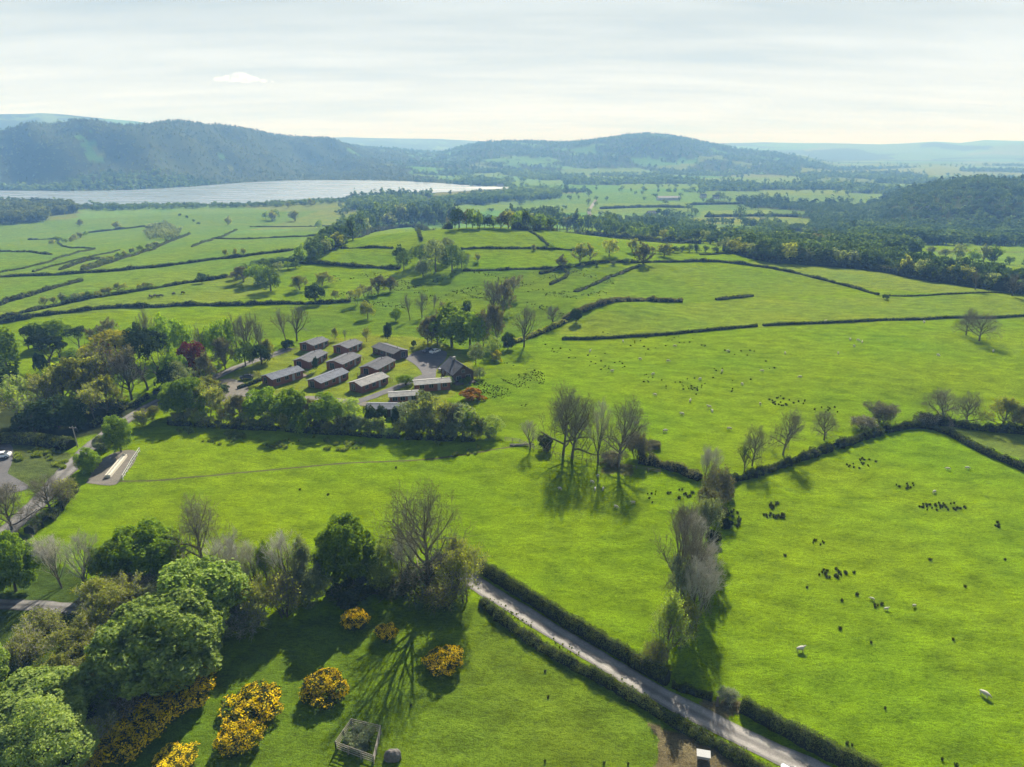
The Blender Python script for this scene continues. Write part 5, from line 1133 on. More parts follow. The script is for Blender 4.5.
lodge((380, 351), (401, 359), 6.2, 'dark back row lodge at the right facing the forecourt', 'roofdark', 'walldark', deck=0)
lodge((415, 390), (449, 387), 4.6, 'white roofed long cabin beside the house', 'roofpale', 'wall', 2.3, 2.8, deck=0)
lodge((390, 402), (418, 400), 4.2, 'low pale roofed cabin half hidden by the silvery trees', 'roofpale', 'wall', 2.3, 2.8, deck=0)
lodge((369, 414), (406, 414), 4.6, 'long grey cabin behind the three narrow hollies', 'roofgrey', 'walldark', 2.4, 3.0, deck=0)
# the brown house
A, B = at(449, 372), at(466, 384); c = (A + B) / 2; c.z = float(height(c.x, c.y)); d = B - A
hs = empty('house', c, math.atan2(d.y, d.x)); tag(hs, 'dark brown house with a steep slate roof by the forecourt', 'house')
w_, rf = gable(hs, 9.4, 7.0, 3.0, 5.6, .5, 'roofdark', 'walldark')
for yy in (-1.6, 1.6): window(hs, 4.7, yy, 1.0, 1.5, 1.2, 'y', 1)
window(hs, 4.7, 0, 3.1, .9, .9, 'y', 1)
for xx in (-3, 0, 3): window(hs, xx, -3.5, 1.0, 1.2, 1.2, 'x', -1)
Geo().box(1.0, -3.56, .02, 1.95, -3.504, 2.1).obj('door', [M['frame']], hs); Geo().box(-2.4, -.4, 4.8, -1.7, .4, 6.5).obj('chimney', [M['stonewall']], rf)
Geo().box(4.72, -3.4, -.4, 6.8, 3.4, .25).obj('terrace', [M['deck']], hs)

# small far buildings
def farhouse(px, py, L, Wd, hw, hr, rz, wm, rm, label, name='house', cat='house', nw=3):
    p = at(px, py); h = empty(name, p, rz); tag(h, label, cat); w_, r_ = gable(h, L, Wd, hw, hr, .4, rm, wm)
    for k in range(nw): window(h, -L / 2 + L * (k + .5) / nw, -Wd / 2, hw * .4, 1.2, 1.2, 'x', -1)
    if cat == 'house': Geo().box(L * .35, -.4, hr - .8, L * .35 + .8, .4, hr + 1.2).obj('chimney', [M['stonewall']], r_)
farhouse(668, 200, 46, 16, 5, 8, .1, 'whitewall', 'roofpale', 'long white roofed farm shed far off beyond the knoll', 'farm_shed', 'shed', 5)
farhouse(703, 198, 13, 8, 5.5, 8.5, .3, 'whitewall', 'roofgrey', 'white far cottage, left of two right of the shed')
farhouse(716, 199, 15, 8, 5.5, 8.5, -.2, 'whitewall', 'roofdark', 'whitish far cottage, right of two right of the shed')
farhouse(651, 216, 14, 9, 5, 8, .5, 'stonewall', 'roofgrey', 'grey cottage among trees right of the bright road')
farhouse(660, 236, 16, 9, 4, 7, .2, 'stonewall', 'roofpale', 'pale roofed farmhouse in the wood right of the knoll')
farhouse(668, 237, 10, 6, 3, 5, -.3, 'stonewall', 'roofbrown', 'small outbuilding right of the pale roofed farmhouse', 'outbuilding', 'outbuilding', 2)
farhouse(500, 186.5, 18, 9, 5, 8, .0, 'whitewall', 'roofpale', 'tiny white house at the far end of the lake')
farhouse(925, 212, 12, 8, 5, 8, .2, 'stonewall', 'roofgrey', 'cottage in the trees at the foot of the right hill')
strip('road', [(596, 200), (592, 206), (588, 212), (592, 217), (597, 223)], 6, M['gravel'], .4, step=14)

# ------------------------------------------------------------------ cars
def carmat(name, c, met=.3):
    m, nt, ns, ln = newmat(name); b = nd(ns, 'ShaderNodeBsdfPrincipled', Roughness=.3, Metallic=met); b.inputs['Base Color'].default_value = (*c, 1); b.inputs['Coat Weight'].default_value = .5
    o = ns.new('ShaderNodeOutputMaterial'); ln.new(b.outputs[0], o.inputs[0]); return m
M['tyre'] = solid('tyre rubber', (.02, .02, .02), .9); M['rim'] = carmat('wheel rim', (.45, .45, .46), .8); M['lamp'] = carmat('lamp glass', (.7, .7, .7), 0)
def car(px, py, rz, mat, label):
    p = at(px, py); r = empty('parked_car', p, rz); r.location.z += .08; tag(r, label, 'car', 'cars by the lodges and lanes')
    prof = [(-2.1, .35), (-2.15, .75), (-2.0, .98), (-1.25, 1.02), (-.62, 1.42), (.95, 1.46), (1.65, 1.05), (2.05, .98), (2.15, .6), (2.1, .35)]
    me = bpy.data.meshes.new('body'); bm = bmesh.new(); rows = []
    for y, k in ((-.86, 0), (-.80, 1), (.80, 1), (.86, 0)):
        rows.append([bm.verts.new((x * (1 if k == 0 else 1.0), y * (1 if z < 1.02 else .84), z if k or z < 1.0 else z - .03)) for x, z in prof])
    for a, b_ in zip(rows[:-1], rows[1:]):
        for i in range(len(prof)): j = (i + 1) % len(prof); bm.faces.new((a[i], a[j], b_[j], b_[i]))
    bm.faces.new(rows[0][::-1]); bm.faces.new(rows[-1]); bmesh.ops.recalc_face_normals(bm, faces=bm.faces); bmesh.ops.bevel(bm, geom=[e for e in bm.edges], offset=.04, segments=1, affect='EDGES'); bm.to_mesh(me); bm.free(); me.materials.append(mat)
    bo = bpy.data.objects.new('body', me); C.objects.link(bo); bo.parent = r
    def quad(nm, V): q = Geo().add(V, [(0, 1, 2, 3)]).obj(nm, [M['glass']], r)
    quad('windscreen', [(-1.24, -.66, 1.06), (-1.24, .66, 1.06), (-.70, .62, 1.40), (-.70, -.62, 1.40)]); quad('rear_window', [(1.62, .66, 1.10), (1.62, -.66, 1.10), (1.02, -.62, 1.455), (1.02, .62, 1.455)])
    for s in (-1, 1):
        quad('side_window', [(-1.0, s * .80, 1.07), (1.35, s * .80, 1.07), (.9, s * .755, 1.38), (-.58, s * .755, 1.38)])
        for x in (-1.35, 1.35):
            g = Geo().tube([((x, s * .72, .33), (x, s * .90, .33), .33, .33)], 16); an = np.arange(16) * 2 * PI / 16
            tv = g.V[0]; cpt = np.array([[x, s * .90, .33]]); g.add(np.concatenate([tv[16:], cpt]), [(i, (i + 1) % 16, 16) for i in range(16)])
            wo = g.obj('wheel', [M['tyre']], r); rg = Geo().tube([((x, s * .86, .33), (x, s * .915, .33), .2, .2)], 12); tv = rg.V[0]; rg.add(np.concatenate([tv[12:], [[x, s * .915, .33]]]), [(i, (i + 1) % 12, 12) for i in range(12)]); rg.obj('rim', [M['rim']], wo)
        Geo().box(-2.17, s * .66 - .16, .66, -2.09, s * .66 + .16, .80).obj('headlight', [M['lamp']], r)
car(247, 379, .35, carmat('black paint', (.012, .014, .02)), 'dark car parked on the lawn edge left of the lodges')
car(443, 370, 1.2, carmat('silver paint', (.35, .34, .38)), 'silver car parked beside the brown house')
car(428, 352, .9, carmat('grey blue paint', (.12, .14, .20)), 'grey car in the tree shade at the forecourt, left')
car(435, 353, .9, carmat('white paint', (.70, .70, .70), 0), 'white car in the tree shade at the forecourt, right')
car(1, 458, .3, carmat('white gloss paint', (.72, .72, .74), 0), 'white car in the yard at the left edge')
car(798, 783, math.radians(-33), carmat('pale blue paint', (.50, .60, .72), .2), 'pale blue car on the lane at the bottom edge')

# ------------------------------------------------------------------ fences, posts, troughs, rock
M['wood'] = solid('weathered wood', (.30, .27, .22), .9, scale=3); M['oldwood'] = solid('old grey wood', (.16, .14, .12), .95, scale=3); M['whitepaint'] = solid('white paint', (.55, .545, .51), .6, var=.12)
M['cream'] = solid('cream concrete', (.62, .58, .48), .8, var=.12, scale=2); M['rock'] = solid('grey boulder', (.17, .155, .14), .95, scale=2.5, bump=.8, c2=(.08, .075, .07)); M['steel'] = solid('galvanised steel', (.50, .52, .55), .45, metal=.5, var=.15)
def fence(name, label, P, hp, pw, rails, mat, step=2.4, rh=.10, group=None, picket=0):
    P = resample(P, step); c = P[len(P) // 2]; root = empty(name, c); tag(root, label, 'fence', group)
    for q in P:
        z = float(height(q.x, q.y)) - c.z; x, y = q.x - c.x, q.y - c.y
        Geo().box(x - pw / 2, y - pw / 2, z - .2, x + pw / 2, y + pw / 2, z + hp).obj('post', [mat], root)
    for a, b in zip(P[:-1], P[1:]):
        za = float(height(a.x, a.y)) - c.z; zb = float(height(b.x, b.y)) - c.z; g = Geo()
        for f in rails: g.beam((a.x - c.x, a.y - c.y, za + hp * f), (b.x - c.x, b.y - c.y, zb + hp * f), .05, rh)
        g.obj('rails', [mat], root)
    return root
E = [at(336, 750), at(352, 727), at(381, 734), at(374, 764)]; E = [Vector((q.x, q.y, float(height(q.x, q.y)))) for q in E]
fence('wooden_fence', 'pale square wooden fence guarding a shrub in the paddock', E + [E[0]], 1.35, .12, (.25, .5, .75, .97), M['wood'], 1.6, .11)
cE = sum(E, Vector()) / 4; o = plant('bush0', cE, 1.7, 3.6, 'shrub', crown='silver'); tag(o, 'grey green shrub growing inside the square wooden fence', 'shrub')
def rockobj(px, py, wpx, hm, label, mat='rock', seed=3):
    p = at(px, py); me = bpy.data.meshes.new('boulder'); bm = bmesh.new(); bmesh.ops.create_icosphere(bm, subdivisions=3, radius=1); r = random.Random(seed); wd = pxwidth(p, wpx) / 2; cuts = [(Vector((r.gauss(0, 1), r.gauss(0, 1), abs(r.gauss(0, 1)))).normalized(), r.uniform(.72, .92)) for _ in range(9)]
    for v in bm.verts:
        for n_, dd in cuts:
            e = v.co.dot(n_) - dd
            if e > 0: v.co -= n_ * e
        v.co += v.co.normalized() * .04 * math.sin(v.co.x * 9 + v.co.y * 7) ; v.co = Vector((v.co.x * wd, v.co.y * wd * .75, (v.co.z + .35) * hm * .75))
    bm.to_mesh(me); bm.free(); me.materials.append(M[mat]); o = bpy.data.objects.new('boulder', me); C.objects.link(o); o.location = p; tag(o, label, 'rock'); return o
rockobj(393, 758, 18, 1.3, 'grey boulder beside the square wooden fence')
rockobj(412, 593, 4, .6, 'small pale stone in the shade under the tallest leafless tree', 'cream', 5)
# metal feeder by the lane hedge
p = at(703, 759); f = empty('feed_trough', p, math.radians(-12)); f.scale = (.78, .78, .78); tag(f, 'white metal feeder on bare earth by the lane hedge', 'feeder')
g = Geo(); L_, Wf = 1.9, .95
for a, b in (((-L_ / 2, -Wf / 2, .42), (L_ / 2, -Wf / 2 + .04, 1.0)), ((-L_ / 2, Wf / 2 - .04, .42), (L_ / 2, Wf / 2, 1.0)), ((-L_ / 2, -Wf / 2, .40), (L_ / 2, Wf / 2, .44)), ((-L_ / 2, -Wf / 2 + .04, .44), (-L_ / 2 + .04, Wf / 2 - .04, 1.0)), ((L_ / 2 - .04, -Wf / 2 + .04, .44), (L_ / 2, Wf / 2 - .04, 1.0))): g.box(*a, *b)
g.obj('bin', [M['steel']], f); V = [(-1.05, -.6, .98), (1.05, -.6, .98), (1.05, .6, 1.22), (-1.05, .6, 1.22)]; g = Geo(); g.add(V + [(x, y, z + .05) for x, y, z in V], [(0, 3, 2, 1), (4, 5, 6, 7), (0, 1, 5, 4), (1, 2, 6, 5), (2, 3, 7, 6), (3, 0, 4, 7)]); g.obj('lid', [M['whitepaint']], f)
for x in (-.8, .8):
    for y in (-.38, .38): Geo().box(x - .04, y - .04, -.1, x + .04, y + .04, .40).obj('leg', [M['steel']], f)
# long cream barrier and white railing on the hardstanding
a, b = at(108, 478), at(125, 457); c = (a + b) / 2; t = empty('concrete_trough', c, math.atan2(b.y - a.y, b.x - a.x)); tag(t, 'long cream trough on the gravel hardstanding', 'trough'); L_ = (b - a).length
g = Geo(); g.box(-L_ / 2, -.55, -.2, L_ / 2, -.42, .75); g.box(-L_ / 2, .42, -.2, L_ / 2, .55, .75); g.box(-L_ / 2, -.42, -.2, L_ / 2, .42, .5); g.box(-L_ / 2, -.42, .5, -L_ / 2 + .15, .42, .75); g.box(L_ / 2 - .15, -.42, .5, L_ / 2, .42, .75); g.obj('basin', [M['cream']], t)
g = Geo().beam((-L_ / 2, 0, .95), (L_ / 2, 0, .95), .10); 
for k in range(7): x = -L_ / 2 + .1 + k * (L_ - .2) / 6; g.box(x - .04, -.04, .5, x + .04, .04, .95)
g.obj('rail', [M['whitepaint']], t)
fence('railing', 'white railing along the field side of the gravel hardstanding', [at(123, 480), at(132, 464), at(140, 452)], 1.25, .14, (.45, .95), M['whitepaint'], 2.2, .16)
fence('post_and_rail_fence', 'old wooden fence running under the four mid field leafless trees', [at(534, 450), at(560, 457), at(600, 466), at(636, 470), at(660, 474)], 1.1, .13, (.55, .92), M['oldwood'], 3.0, .06)
fence('field_gate_fence', 'short pale rail fence by the stile at the end of the tree belt', [at(505, 441), at(520, 443), at(534, 450)], 1.1, .14, (.3, .6, .92), M['wood'], 2.6, .10)
p = at(522, 446); g = Geo().tube([((-3, 0, .3), (3, .4, .35), .28, .2)], 8); g.tube([((0, 0, .4), (1.2, 1.5, .8), .1, .05), ((-1.6, 0, .4), (-2.2, -1.2, .6), .1, .05)], 6); o = g.obj('fallen_log', [M['wood']]); o.location = p; tag(o, 'pale fallen log by the stile at the end of the tree belt', 'log')
# utility pole by the road
p = at(78, 447); r = empty('utility_pole', p); tag(r, 'thin wooden pole standing by the road bend', 'pole'); hp = pxheight(p, 73, 426)
Geo().tube([((0, 0, -.3), (-.25, 0, hp), .15, .10)], 8).obj('pole', [M['wood']], r); Geo().beam((-1.1, 0, hp - .5), (.6, 0, hp - .5), .12).obj('crossarm', [M['wood']], r)
for x in (-1.0, -.25, .5): Geo().tube([((x, 0, hp - .44), (x, 0, hp - .2), .05, .04)], 6).obj('insulator', [M['whitepaint']], r)
# gateway: post and cut brush
p = at(717, 706); g = Geo(); g.box(-.13, -.13, -.2, .13, .13, 1.5); g.add([(-.13, -.13, 1.5), (.13, -.13, 1.5), (.13, .13, 1.5), (-.13, .13, 1.5), (0, 0, 1.62)], [(0, 1, 4), (1, 2, 4), (2, 3, 4), (3, 0, 4)]); o = g.obj('gate_post', [M['oldwood']]); o.location = p; tag(o, 'dark gatepost at the gateway in the lane hedge', 'gatepost')
T('twig0', 727, 704, 689, 20, 'grey leafless bush filling the gateway in the lane hedge', crown='silver', name='bush', cat='bush')

# ------------------------------------------------------------------ sheep, cattle, rushes
M['wool'] = solid('sheep wool', (.50, .47, .41), .95, scale=6, var=.15); M['skin'] = solid('dark cow hide', (.03, .025, .022), .8, scale=2)
def animal(name, sk, edges, mat, seg=2):
    me = bpy.data.meshes.new(name); me.from_pydata([s[0] for s in sk], edges, []); o = bpy.data.objects.new(name, me); C.objects.link(o)
    m = o.modifiers.new('s', 'SKIN'); 
    for v, s in zip(me.skin_vertices[0].data, sk): v.radius = s[1] if isinstance(s[1], tuple) else (s[1], s[1])
    me.skin_vertices[0].data[0].use_root = True; u = o.modifiers.new('d', 'SUBSURF'); u.levels = seg; u.render_levels = seg
    dg = bpy.context.evaluated_depsgraph_get(); dg.update(); nm = bpy.data.meshes.new_from_object(o.evaluated_get(dg)); nm.name = name; nm.materials.clear(); nm.materials.append(M[mat])
    for p_ in nm.polygons: p_.use_smooth = True
    bpy.data.objects.remove(o); return nm
def quadruped(name, s, body, legr, headz, mat, graze):
    hx = (.78, .42) if graze else (.72, .98)
    sk = [((-.38 * s, 0, .62 * s), body), ((0, 0, .64 * s), body * 1.08), ((.36 * s, 0, .64 * s), body * .92), ((.56 * s, 0, (.60 if graze else .80) * s), body * .5), ((hx[0] * s, 0, hx[1] * s), body * .36), (((hx[0] + (.10 if graze else .18)) * s, 0, (hx[1] - (.16 if graze else .06)) * s), body * .22),
          ((-.55 * s, 0, .60 * s), body * .45), ((-.62 * s, 0, .45 * s), body * .14)]
    E = [(0, 1), (1, 2), (2, 3), (3, 4), (4, 5), (0, 6), (6, 7)]
    for sy in (-1, 1):
        for x, par in ((-.40, 0), (.36, 2)):
            i = len(sk); kx = -.06 if par == 0 else .02
            sk += [((x * s, sy * .13 * s, .42 * s), legr * 1.7), (((x + kx) * s, sy * .14 * s, .24 * s), legr * 1.05), (((x + kx * .4) * s, sy * .14 * s, .02 * s), legr)]; E += [(par, i), (i, i + 1), (i + 1, i + 2)]
    return animal(name, sk, E, mat)
SH = [quadruped('sheep', 1.0, .27, .05, .9, 'wool', True), quadruped('sheep', 1.0, .27, .05, .9, 'wool', False)]
COW = quadruped('cow', 1.75, .40, .09, .9, 'skin', True)
M['face'] = solid('sheep face', (.06, .05, .045), .9)
def sheep(px, py, label, group=None, rz=None, s=1.0):
    p = at(px, py); k = random.random() < .7; o = bpy.data.objects.new('sheep', SH[0 if k else 1]); C.objects.link(o); o.location = p; o.rotation_euler = (0, 0, random.uniform(0, 6.28) if rz is None else rz); o.scale = (s,) * 3; tag(o, label, 'sheep', group)
sheep(800, 651, 'lone white sheep in the right field above the lane hedge', rz=.1, s=.95); sheep(984, 696, 'white sheep near the right edge of the nearest field', rz=-.9, s=1.0)
for x, y in [(872, 600), (886, 610), (914, 607)]: sheep(x, y, 'small white lamb among the dark tufts in the right field', 'lambs in the right field', s=.6)
for x, y in [(560, 490), (592, 483), (598, 477), (595, 490), (603, 490), (616, 508), (633, 504)]: sheep(x, y, 'white sheep resting in the long tree shadows mid field', 'sheep in the tree shadows', s=.8)
for x, y in [(623, 342), (675, 347), (653, 375), (722, 372), (655, 396), (682, 415), (709, 408), (712, 412), (729, 430), (728, 352), (762, 372), (640, 360), (700, 380), (590, 352), (668, 362), (742, 385), (612, 372), (690, 402), (760, 405), (636, 425), (800, 378), (665, 432)]: sheep(x, y, 'white sheep grazing the middle field', 'sheep in the middle field', s=1.0)
for x, y in [(785, 354), (838, 354), (854, 347), (858, 341), (862, 343), (938, 356), (993, 352), (924, 323), (825, 322), (850, 340)]: sheep(x, y, 'white sheep grazing high in the right field below the thin hedge', 'sheep high in the right field', s=1.0)
for x, y in [(967, 469), (934, 493), (948, 470)]: sheep(x, y, 'white sheep below the hedge bend in the right field', 'sheep below the hedge bend', s=.8)
for x, y in [(152, 298), (155, 297), (158, 297.5), (161, 297), (174, 295), (183, 294), (150, 297.2)]:
    p = at(x, y); o = bpy.data.objects.new('cow', COW); C.objects.link(o); o.location = p; o.rotation_euler = (0, 0, random.uniform(0, 6.28)); tag(o, 'dark cow grazing in the pasture above the long dark hedge', 'cow', 'cattle in the lakeside pasture')

def rushproto(seed, n=46):
    r = np.random.default_rng(seed); V = []; F = []
    for i in range(n):
        a = r.uniform(0, 6.28); q = r.uniform(0, .42) ; b = np.array([math.cos(a) * q, math.sin(a) * q, -.05]); t = b + np.array([math.cos(a) * r.uniform(.05, .4), math.sin(a) * r.uniform(.05, .4), r.uniform(.5, .95)]); w = np.array([-math.sin(a), math.cos(a), 0]) * .07
        m_ = (b + t) / 2 + np.array([0, 0, .12]); k = len(V); V += [b - w, b + w, m_ + w, m_ - w, t]; F += [(k, k + 1, k + 2, k + 3)]; F += [(k + 3, k + 2, k + 4, k + 4)]
    g = Geo(); g.add(V, [f for f in F if f[3] != f[2]][::1] if 0 else [f for f in F if len(set(f)) == 4]); g2 = [f[:3] for f in F if len(set(f)) == 3]; g.add(V, g2); return g.mesh('rush_tuft', [M['rush']])
RU = [rushproto(s) for s in (71, 72, 73)]
def tuft(px, py, w, label, group):
    p = at(px, py); s = pxwidth(p, w); o = bpy.data.objects.new('rush_tuft', random.choice(RU)); C.objects.link(o); o.location = p; o.rotation_euler = (0, 0, random.uniform(0, 6.28)); o.scale = (s, s, max(.5, s * .6)); tag(o, label, 'rushes', group)
def cluster(cx, cy, rx, ry, n, w, label):
    for _ in range(n):
        a = random.uniform(0, 6.28); q = math.sqrt(random.random()); tuft(cx + rx * q * math.cos(a), cy + ry * q * math.sin(a), w * random.uniform(.55, 1.4), label, label)
cluster(773, 505, 5, 4, 8, 3.6, 'dark rush tuft in the clump nearest the ditch in the right field'); cluster(777, 516, 14, 3, 20, 3.2, 'dark rush tuft in the row below the clump nearest the ditch')
cluster(832, 574, 14, 6, 17, 3.6, 'dark rush tuft in the scattered group at the centre of the right field'); cluster(880, 606, 6, 3, 5, 3.2, 'dark rush tuft beside the white lambs')
cluster(942, 507, 26, 4, 34, 2.6, 'dark rush tuft in the long row in the right field'); cluster(998, 525, 4, 3, 5, 3, 'dark rush tuft in the small knot near the right edge')
cluster(816, 543, 8, 3, 7, 2.2, 'small rush tuft above the scattered group in the right field'); cluster(906, 487, 8, 2, 6, 2, 'small rush tuft above the long row')
for x, y in [(842, 601), (857, 595), (854, 573), (807, 588), (785, 556), (871, 643), (953, 640), (965, 587), (885, 709), (852, 746), (942, 760), (956, 766), (847, 744), (1005, 560), (840, 629), (930, 560)]: tuft(x, y, random.uniform(2.5, 4.6), 'single dark rush tuft alone in the right field', 'single rush tufts in the right field')
cluster(787, 401, 20, 5, 24, 2.2, 'dark rush tuft in the slanting row above the stream hedge'); cluster(828, 410, 15, 3, 9, 2.0, 'dark rush tuft at the lower end of the slanting row'); cluster(860, 463, 20, 6, 18, 2.4, 'dark rush tuft below the stream hedge')
cluster(904, 484, 12, 6, 7, 2, 'small rush tuft below the stream hedge, farther right'); cluster(680, 494, 14, 5, 14, 3, 'dark rush tuft left of the ditch trees'); cluster(652, 497, 8, 6, 6, 2.6, 'dark rush tuft between the sheep and the ditch trees'); cluster(732, 520, 9, 10, 24, 3.6, 'dark rush tuft on the right side of the ditch')
cluster(696, 388, 14, 3, 7, 1.7, 'small dark tuft high in the middle field'); cluster(735, 391, 6, 2, 3, 1.8, 'small dark tuft right in the middle field')
for x, y in [(411, 706), (396, 468), (328, 555 - 60), (300, 520 - 30), (545, 762), (545, 672), (548, 698), (604, 764), (628, 765)]: tuft(x, y, 3, 'single dark molehill sized tuft in the grass', 'dark tufts in the near grass')

# rough wet ground: rushes nobody could count
def rough(name, poly, n, s, label, mats='rush', hz=.8):
    W = polyw(poly); xs = [w.x for w in W]; ys = [w.y for w in W]; X = rng.uniform(min(xs), max(xs), n * 4); Y = rng.uniform(min(ys), max(ys), n * 4); k = inpoly(X, Y, W) & (wob(X, Y, 9, 3.3) + .35 * wob(X, Y, 3, 1.1) > .22); X = X[k][:n]; Y = Y[k][:n]; Z = height(X, Y)
    a = np.empty(len(RU[0].vertices) * 3, np.float32); RU[0].vertices.foreach_get('co', a); a = a.reshape(-1, 3); fs = [list(p_.vertices) for p_ in RU[0].polygons if len(p_.vertices) == 4]; q = np.array(fs); V = []; F = []
    for i, (x, y, z) in enumerate(zip(X, Y, Z)): ss = s * random.uniform(.5, 1.5); V.append(a * np.array([ss, ss, ss * hz]) + (x, y, z)); F.append(q + i * len(a))
    F = np.concatenate(F); me = npmesh(name, np.concatenate(V), F, np.arange(len(F)) * 4, [M[mats]]); o = bpy.data.objects.new(name, me); C.objects.link(o); o['kind'] = 'stuff'; o['label'] = label; o['category'] = 'rushes'
rough('rushes', [(470, 372), (520, 352), (545, 375), (540, 415), (515, 438), (480, 425), (468, 395)], 900, .36, 'rushes over the boggy slope right of the house')
rough('rushes', [(300, 262 + 14), (400, 272), (520, 272), (600, 270), (620, 290), (560, 320), (520, 300), (400, 310), (330, 300)], 1400, .6, 'rushes and tussocks over the rough ground below the knoll')
rough('rushes', [(520, 330), (760, 335), (780, 380), (700, 400), (560, 372)], 160, .8, 'scattered small rushes in the middle field', hz=.5)
rough('tall_grass', [(120, 412), (130, 436), (230, 446), (480, 456), (480, 444), (230, 432), (160, 420)], 420, 1.2, 'long grass along the foot of the tree belt', 'grassblade')
rough('tall_grass', [(12, 448), (72, 452), (60, 478), (30, 484)], 260, 1.3, 'long pale grass in the rough plot beside the yard', 'grassblade')
rough('tall_grass', [(484, 598), (560, 648), (700, 735), (780, 772), (776, 767), (700, 726), (560, 641), (486, 593)], 700, .32, 'long grass on the verge of the lane', 'grassblade')

# the small white cloud, a real puff of vapour low over the left mountain
cd = raydir(240, 79); k = 9000; cm = bpy.data.meshes.new('cloud'); bm = bmesh.new()
for x, y, z, r_ in [(-260, 0, -10, 75), (-120, 60, 5, 110), (10, 0, 30, 135), (150, -40, 0, 95), (290, 20, -12, 60), (60, 40, 0, 120), (390, 0, -18, 36), (-40, -60, 0, 100)]:
    bmesh.ops.create_icosphere(bm, subdivisions=3, radius=1, matrix=Matrix.Translation((x, y, z)) @ Matrix.Diagonal((r_, r_, r_ * .42, 1)))
bm.to_mesh(cm); bm.free(); co_ = bpy.data.objects.new('cloud', cm); C.objects.link(co_); co_.location = (cd[0] * k, cd[1] * k, CAMH + cd[2] * k); co_['kind'] = 'structure'; co_.rotation_euler = (0, 0, .35)
m, nt, ns, ln = newmat('cloud vapour'); tc = ns.new('ShaderNodeTexCoord'); n1 = noise(ns, ln, tc.outputs['Object'], .012, 6, .65)
pv = ns.new('ShaderNodeVolumePrincipled'); pv.inputs['Color'].default_value = (1, 1, 1, 1); pv.inputs['Anisotropy'].default_value = .3; ln.new(ramp(ns, ln, n1, [(.42, 0.0), (.70, .007)]), pv.inputs['Density']); o = ns.new('ShaderNodeOutputMaterial'); ln.new(pv.outputs[0], o.inputs['Volume']); cm.materials.append(m)
# ------------------------------------------------------------------ light, air, sky
SUN_EL, SUN_AZ = math.radians(33), math.radians(9)       # azimuth measured from straight ahead (+Y) to the right
sd_ = bpy.data.lights.new('sun', 'SUN'); so = bpy.data.objects.new('sun', sd_); C.objects.link(so)
sd_.energy = 5.0; sd_.angle = math.radians(.5); sd_.color = (1.0, .955, .87)
sv = Vector((math.sin(SUN_AZ) * math.cos(SUN_EL), math.cos(SUN_AZ) * math.cos(SUN_EL), math.sin(SUN_EL)))
so.rotation_euler = sv.to_track_quat('Z', 'Y').to_euler(); so.location = (0, 0, 300)
w = bpy.data.worlds.new('World'); S.world = w; w.use_nodes = True
nt = w.node_tree; ns, ln = nt.nodes, nt.links; ns.clear()
sky = ns.new('ShaderNodeTexSky'); sky.sky_type = 'NISHITA'; sky.sun_disc = False; sky.sun_elevation = SUN_EL; sky.sun_rotation = SUN_AZ; sky.air_density = 1.0; sky.dust_density = 1.0
tc = ns.new('ShaderNodeTexCoord'); G = tc.outputs['Generated']
sp = ns.new('ShaderNodeSeparateXYZ'); ln.new(G, sp.inputs[0])
def mth(op, a, b=None, c=None):
    n = ns.new('ShaderNodeMath'); n.operation = op
    for i, v in enumerate((a, b, c)):
        if v is None: continue
        if isinstance(v, (int, float)): n.inputs[i].default_value = v
        else: ln.new(v, n.inputs[i])
    return n.outputs[0]
zc = mth('MAXIMUM', sp.outputs[2], 0.0); den = mth('ADD', zc, .10)
cb = ns.new('ShaderNodeCombineXYZ'); ln.new(mth('DIVIDE', sp.outputs[0], den), cb.inputs[0]); ln.new(mth('DIVIDE', sp.outputs[1], den), cb.inputs[1])
c1 = noise(ns, ln, cb.outputs[0], .55, 7, .58, ((.55, 1.5, 1), -.12)); c2 = noise(ns, ln, cb.outputs[0], 1.7, 6, .62, ((.45, 2.2, 1), .10))
cc = mth('ADD', mth('MULTIPLY', c1, .62), mth('MULTIPLY', c2, .38))
veil = ramp(ns, ln, cc, [(.37, (.82, .87, .91)), (.48, (.97, .98, .98)), (.58, (1.10, 1.09, 1.08))])
f = ramp(ns, ln, zc, [(0.0, 1.0), (.22, .95), (.40, .45), (.8, .30)])
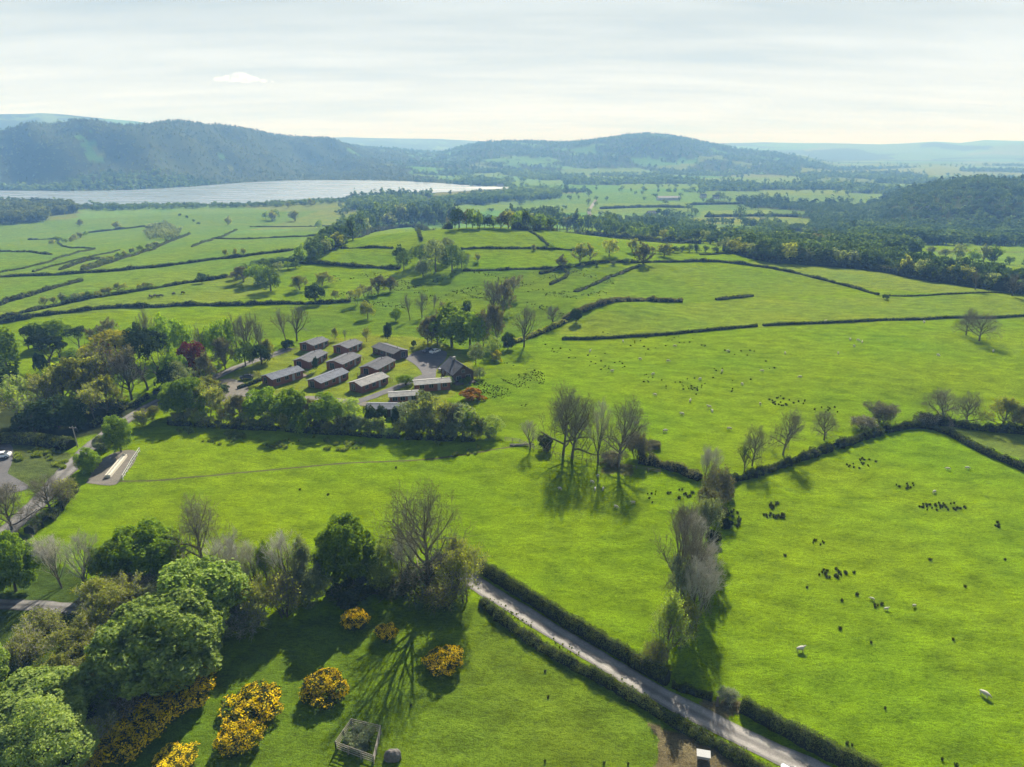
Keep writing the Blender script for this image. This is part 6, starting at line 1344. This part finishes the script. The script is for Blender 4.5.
hz = ramp(ns, ln, zc, [(0.0, (4.5, 4.75, 4.8)), (.07, (4.1, 4.38, 4.42)), (.2, (2.95, 3.4, 3.6)), (.45, (1.3, 1.5, 1.6)), (1, (.8, .95, 1.1))])
hz = mixc(ns, ln, hz, veil, 1.0, 'MULTIPLY')
skd = mixc(ns, ln, sky.outputs[0], (.62, .60, .56), 1.0, 'MULTIPLY')
col = mixc(ns, ln, skd, hz, f)
bg = ns.new('ShaderNodeBackground'); bg.inputs[1].default_value = .09; ln.new(col, bg.inputs[0]); ow = ns.new('ShaderNodeOutputWorld'); ln.new(bg.outputs[0], ow.inputs[0])

# the air: one closed box of even haze
me = bpy.data.meshes.new('haze'); bm = bmesh.new(); bmesh.ops.create_cube(bm, size=1); bm.to_mesh(me); bm.free()
hz_o = bpy.data.objects.new('haze', me); C.objects.link(hz_o); hz_o['kind'] = 'stuff'
ZT = 300.0; hz_o.scale = (31000, 31000, ZT + 45); hz_o.location = (0, 0, (ZT - 45) / 2)
m, nt2, n2, l2 = newmat('haze air'); pv = n2.new('ShaderNodeVolumePrincipled')
pv.inputs['Color'].default_value = (.22, .48, 1.0, 1); pv.inputs['Absorption Color'].default_value = (1, 1, 1, 1); pv.inputs['Density'].default_value = .00027; pv.inputs['Anisotropy'].default_value = -.05
oo = n2.new('ShaderNodeOutputMaterial'); l2.new(pv.outputs[0], oo.inputs['Volume']); me.materials.append(m)

S.render.engine = 'CYCLES'
cy = S.cycles; cy.use_denoising = True; cy.max_bounces = 6; cy.diffuse_bounces = 3; cy.glossy_bounces = 2; cy.transmission_bounces = 3; cy.transparent_max_bounces = 8; cy.volume_bounces = 0
cy.use_adaptive_sampling = True; cy.adaptive_threshold = .02; cy.sample_clamp_indirect = 8
try: cy.denoising_input_passes = 'RGB_ALBEDO_NORMAL'
except Exception: pass
S.view_settings.view_transform = 'Standard'; S.view_settings.look = 'None'; S.view_settings.gamma = 1; S.view_settings.exposure = 1.24; S.view_settings.use_curve_mapping = False
bpy.context.view_layer.update()
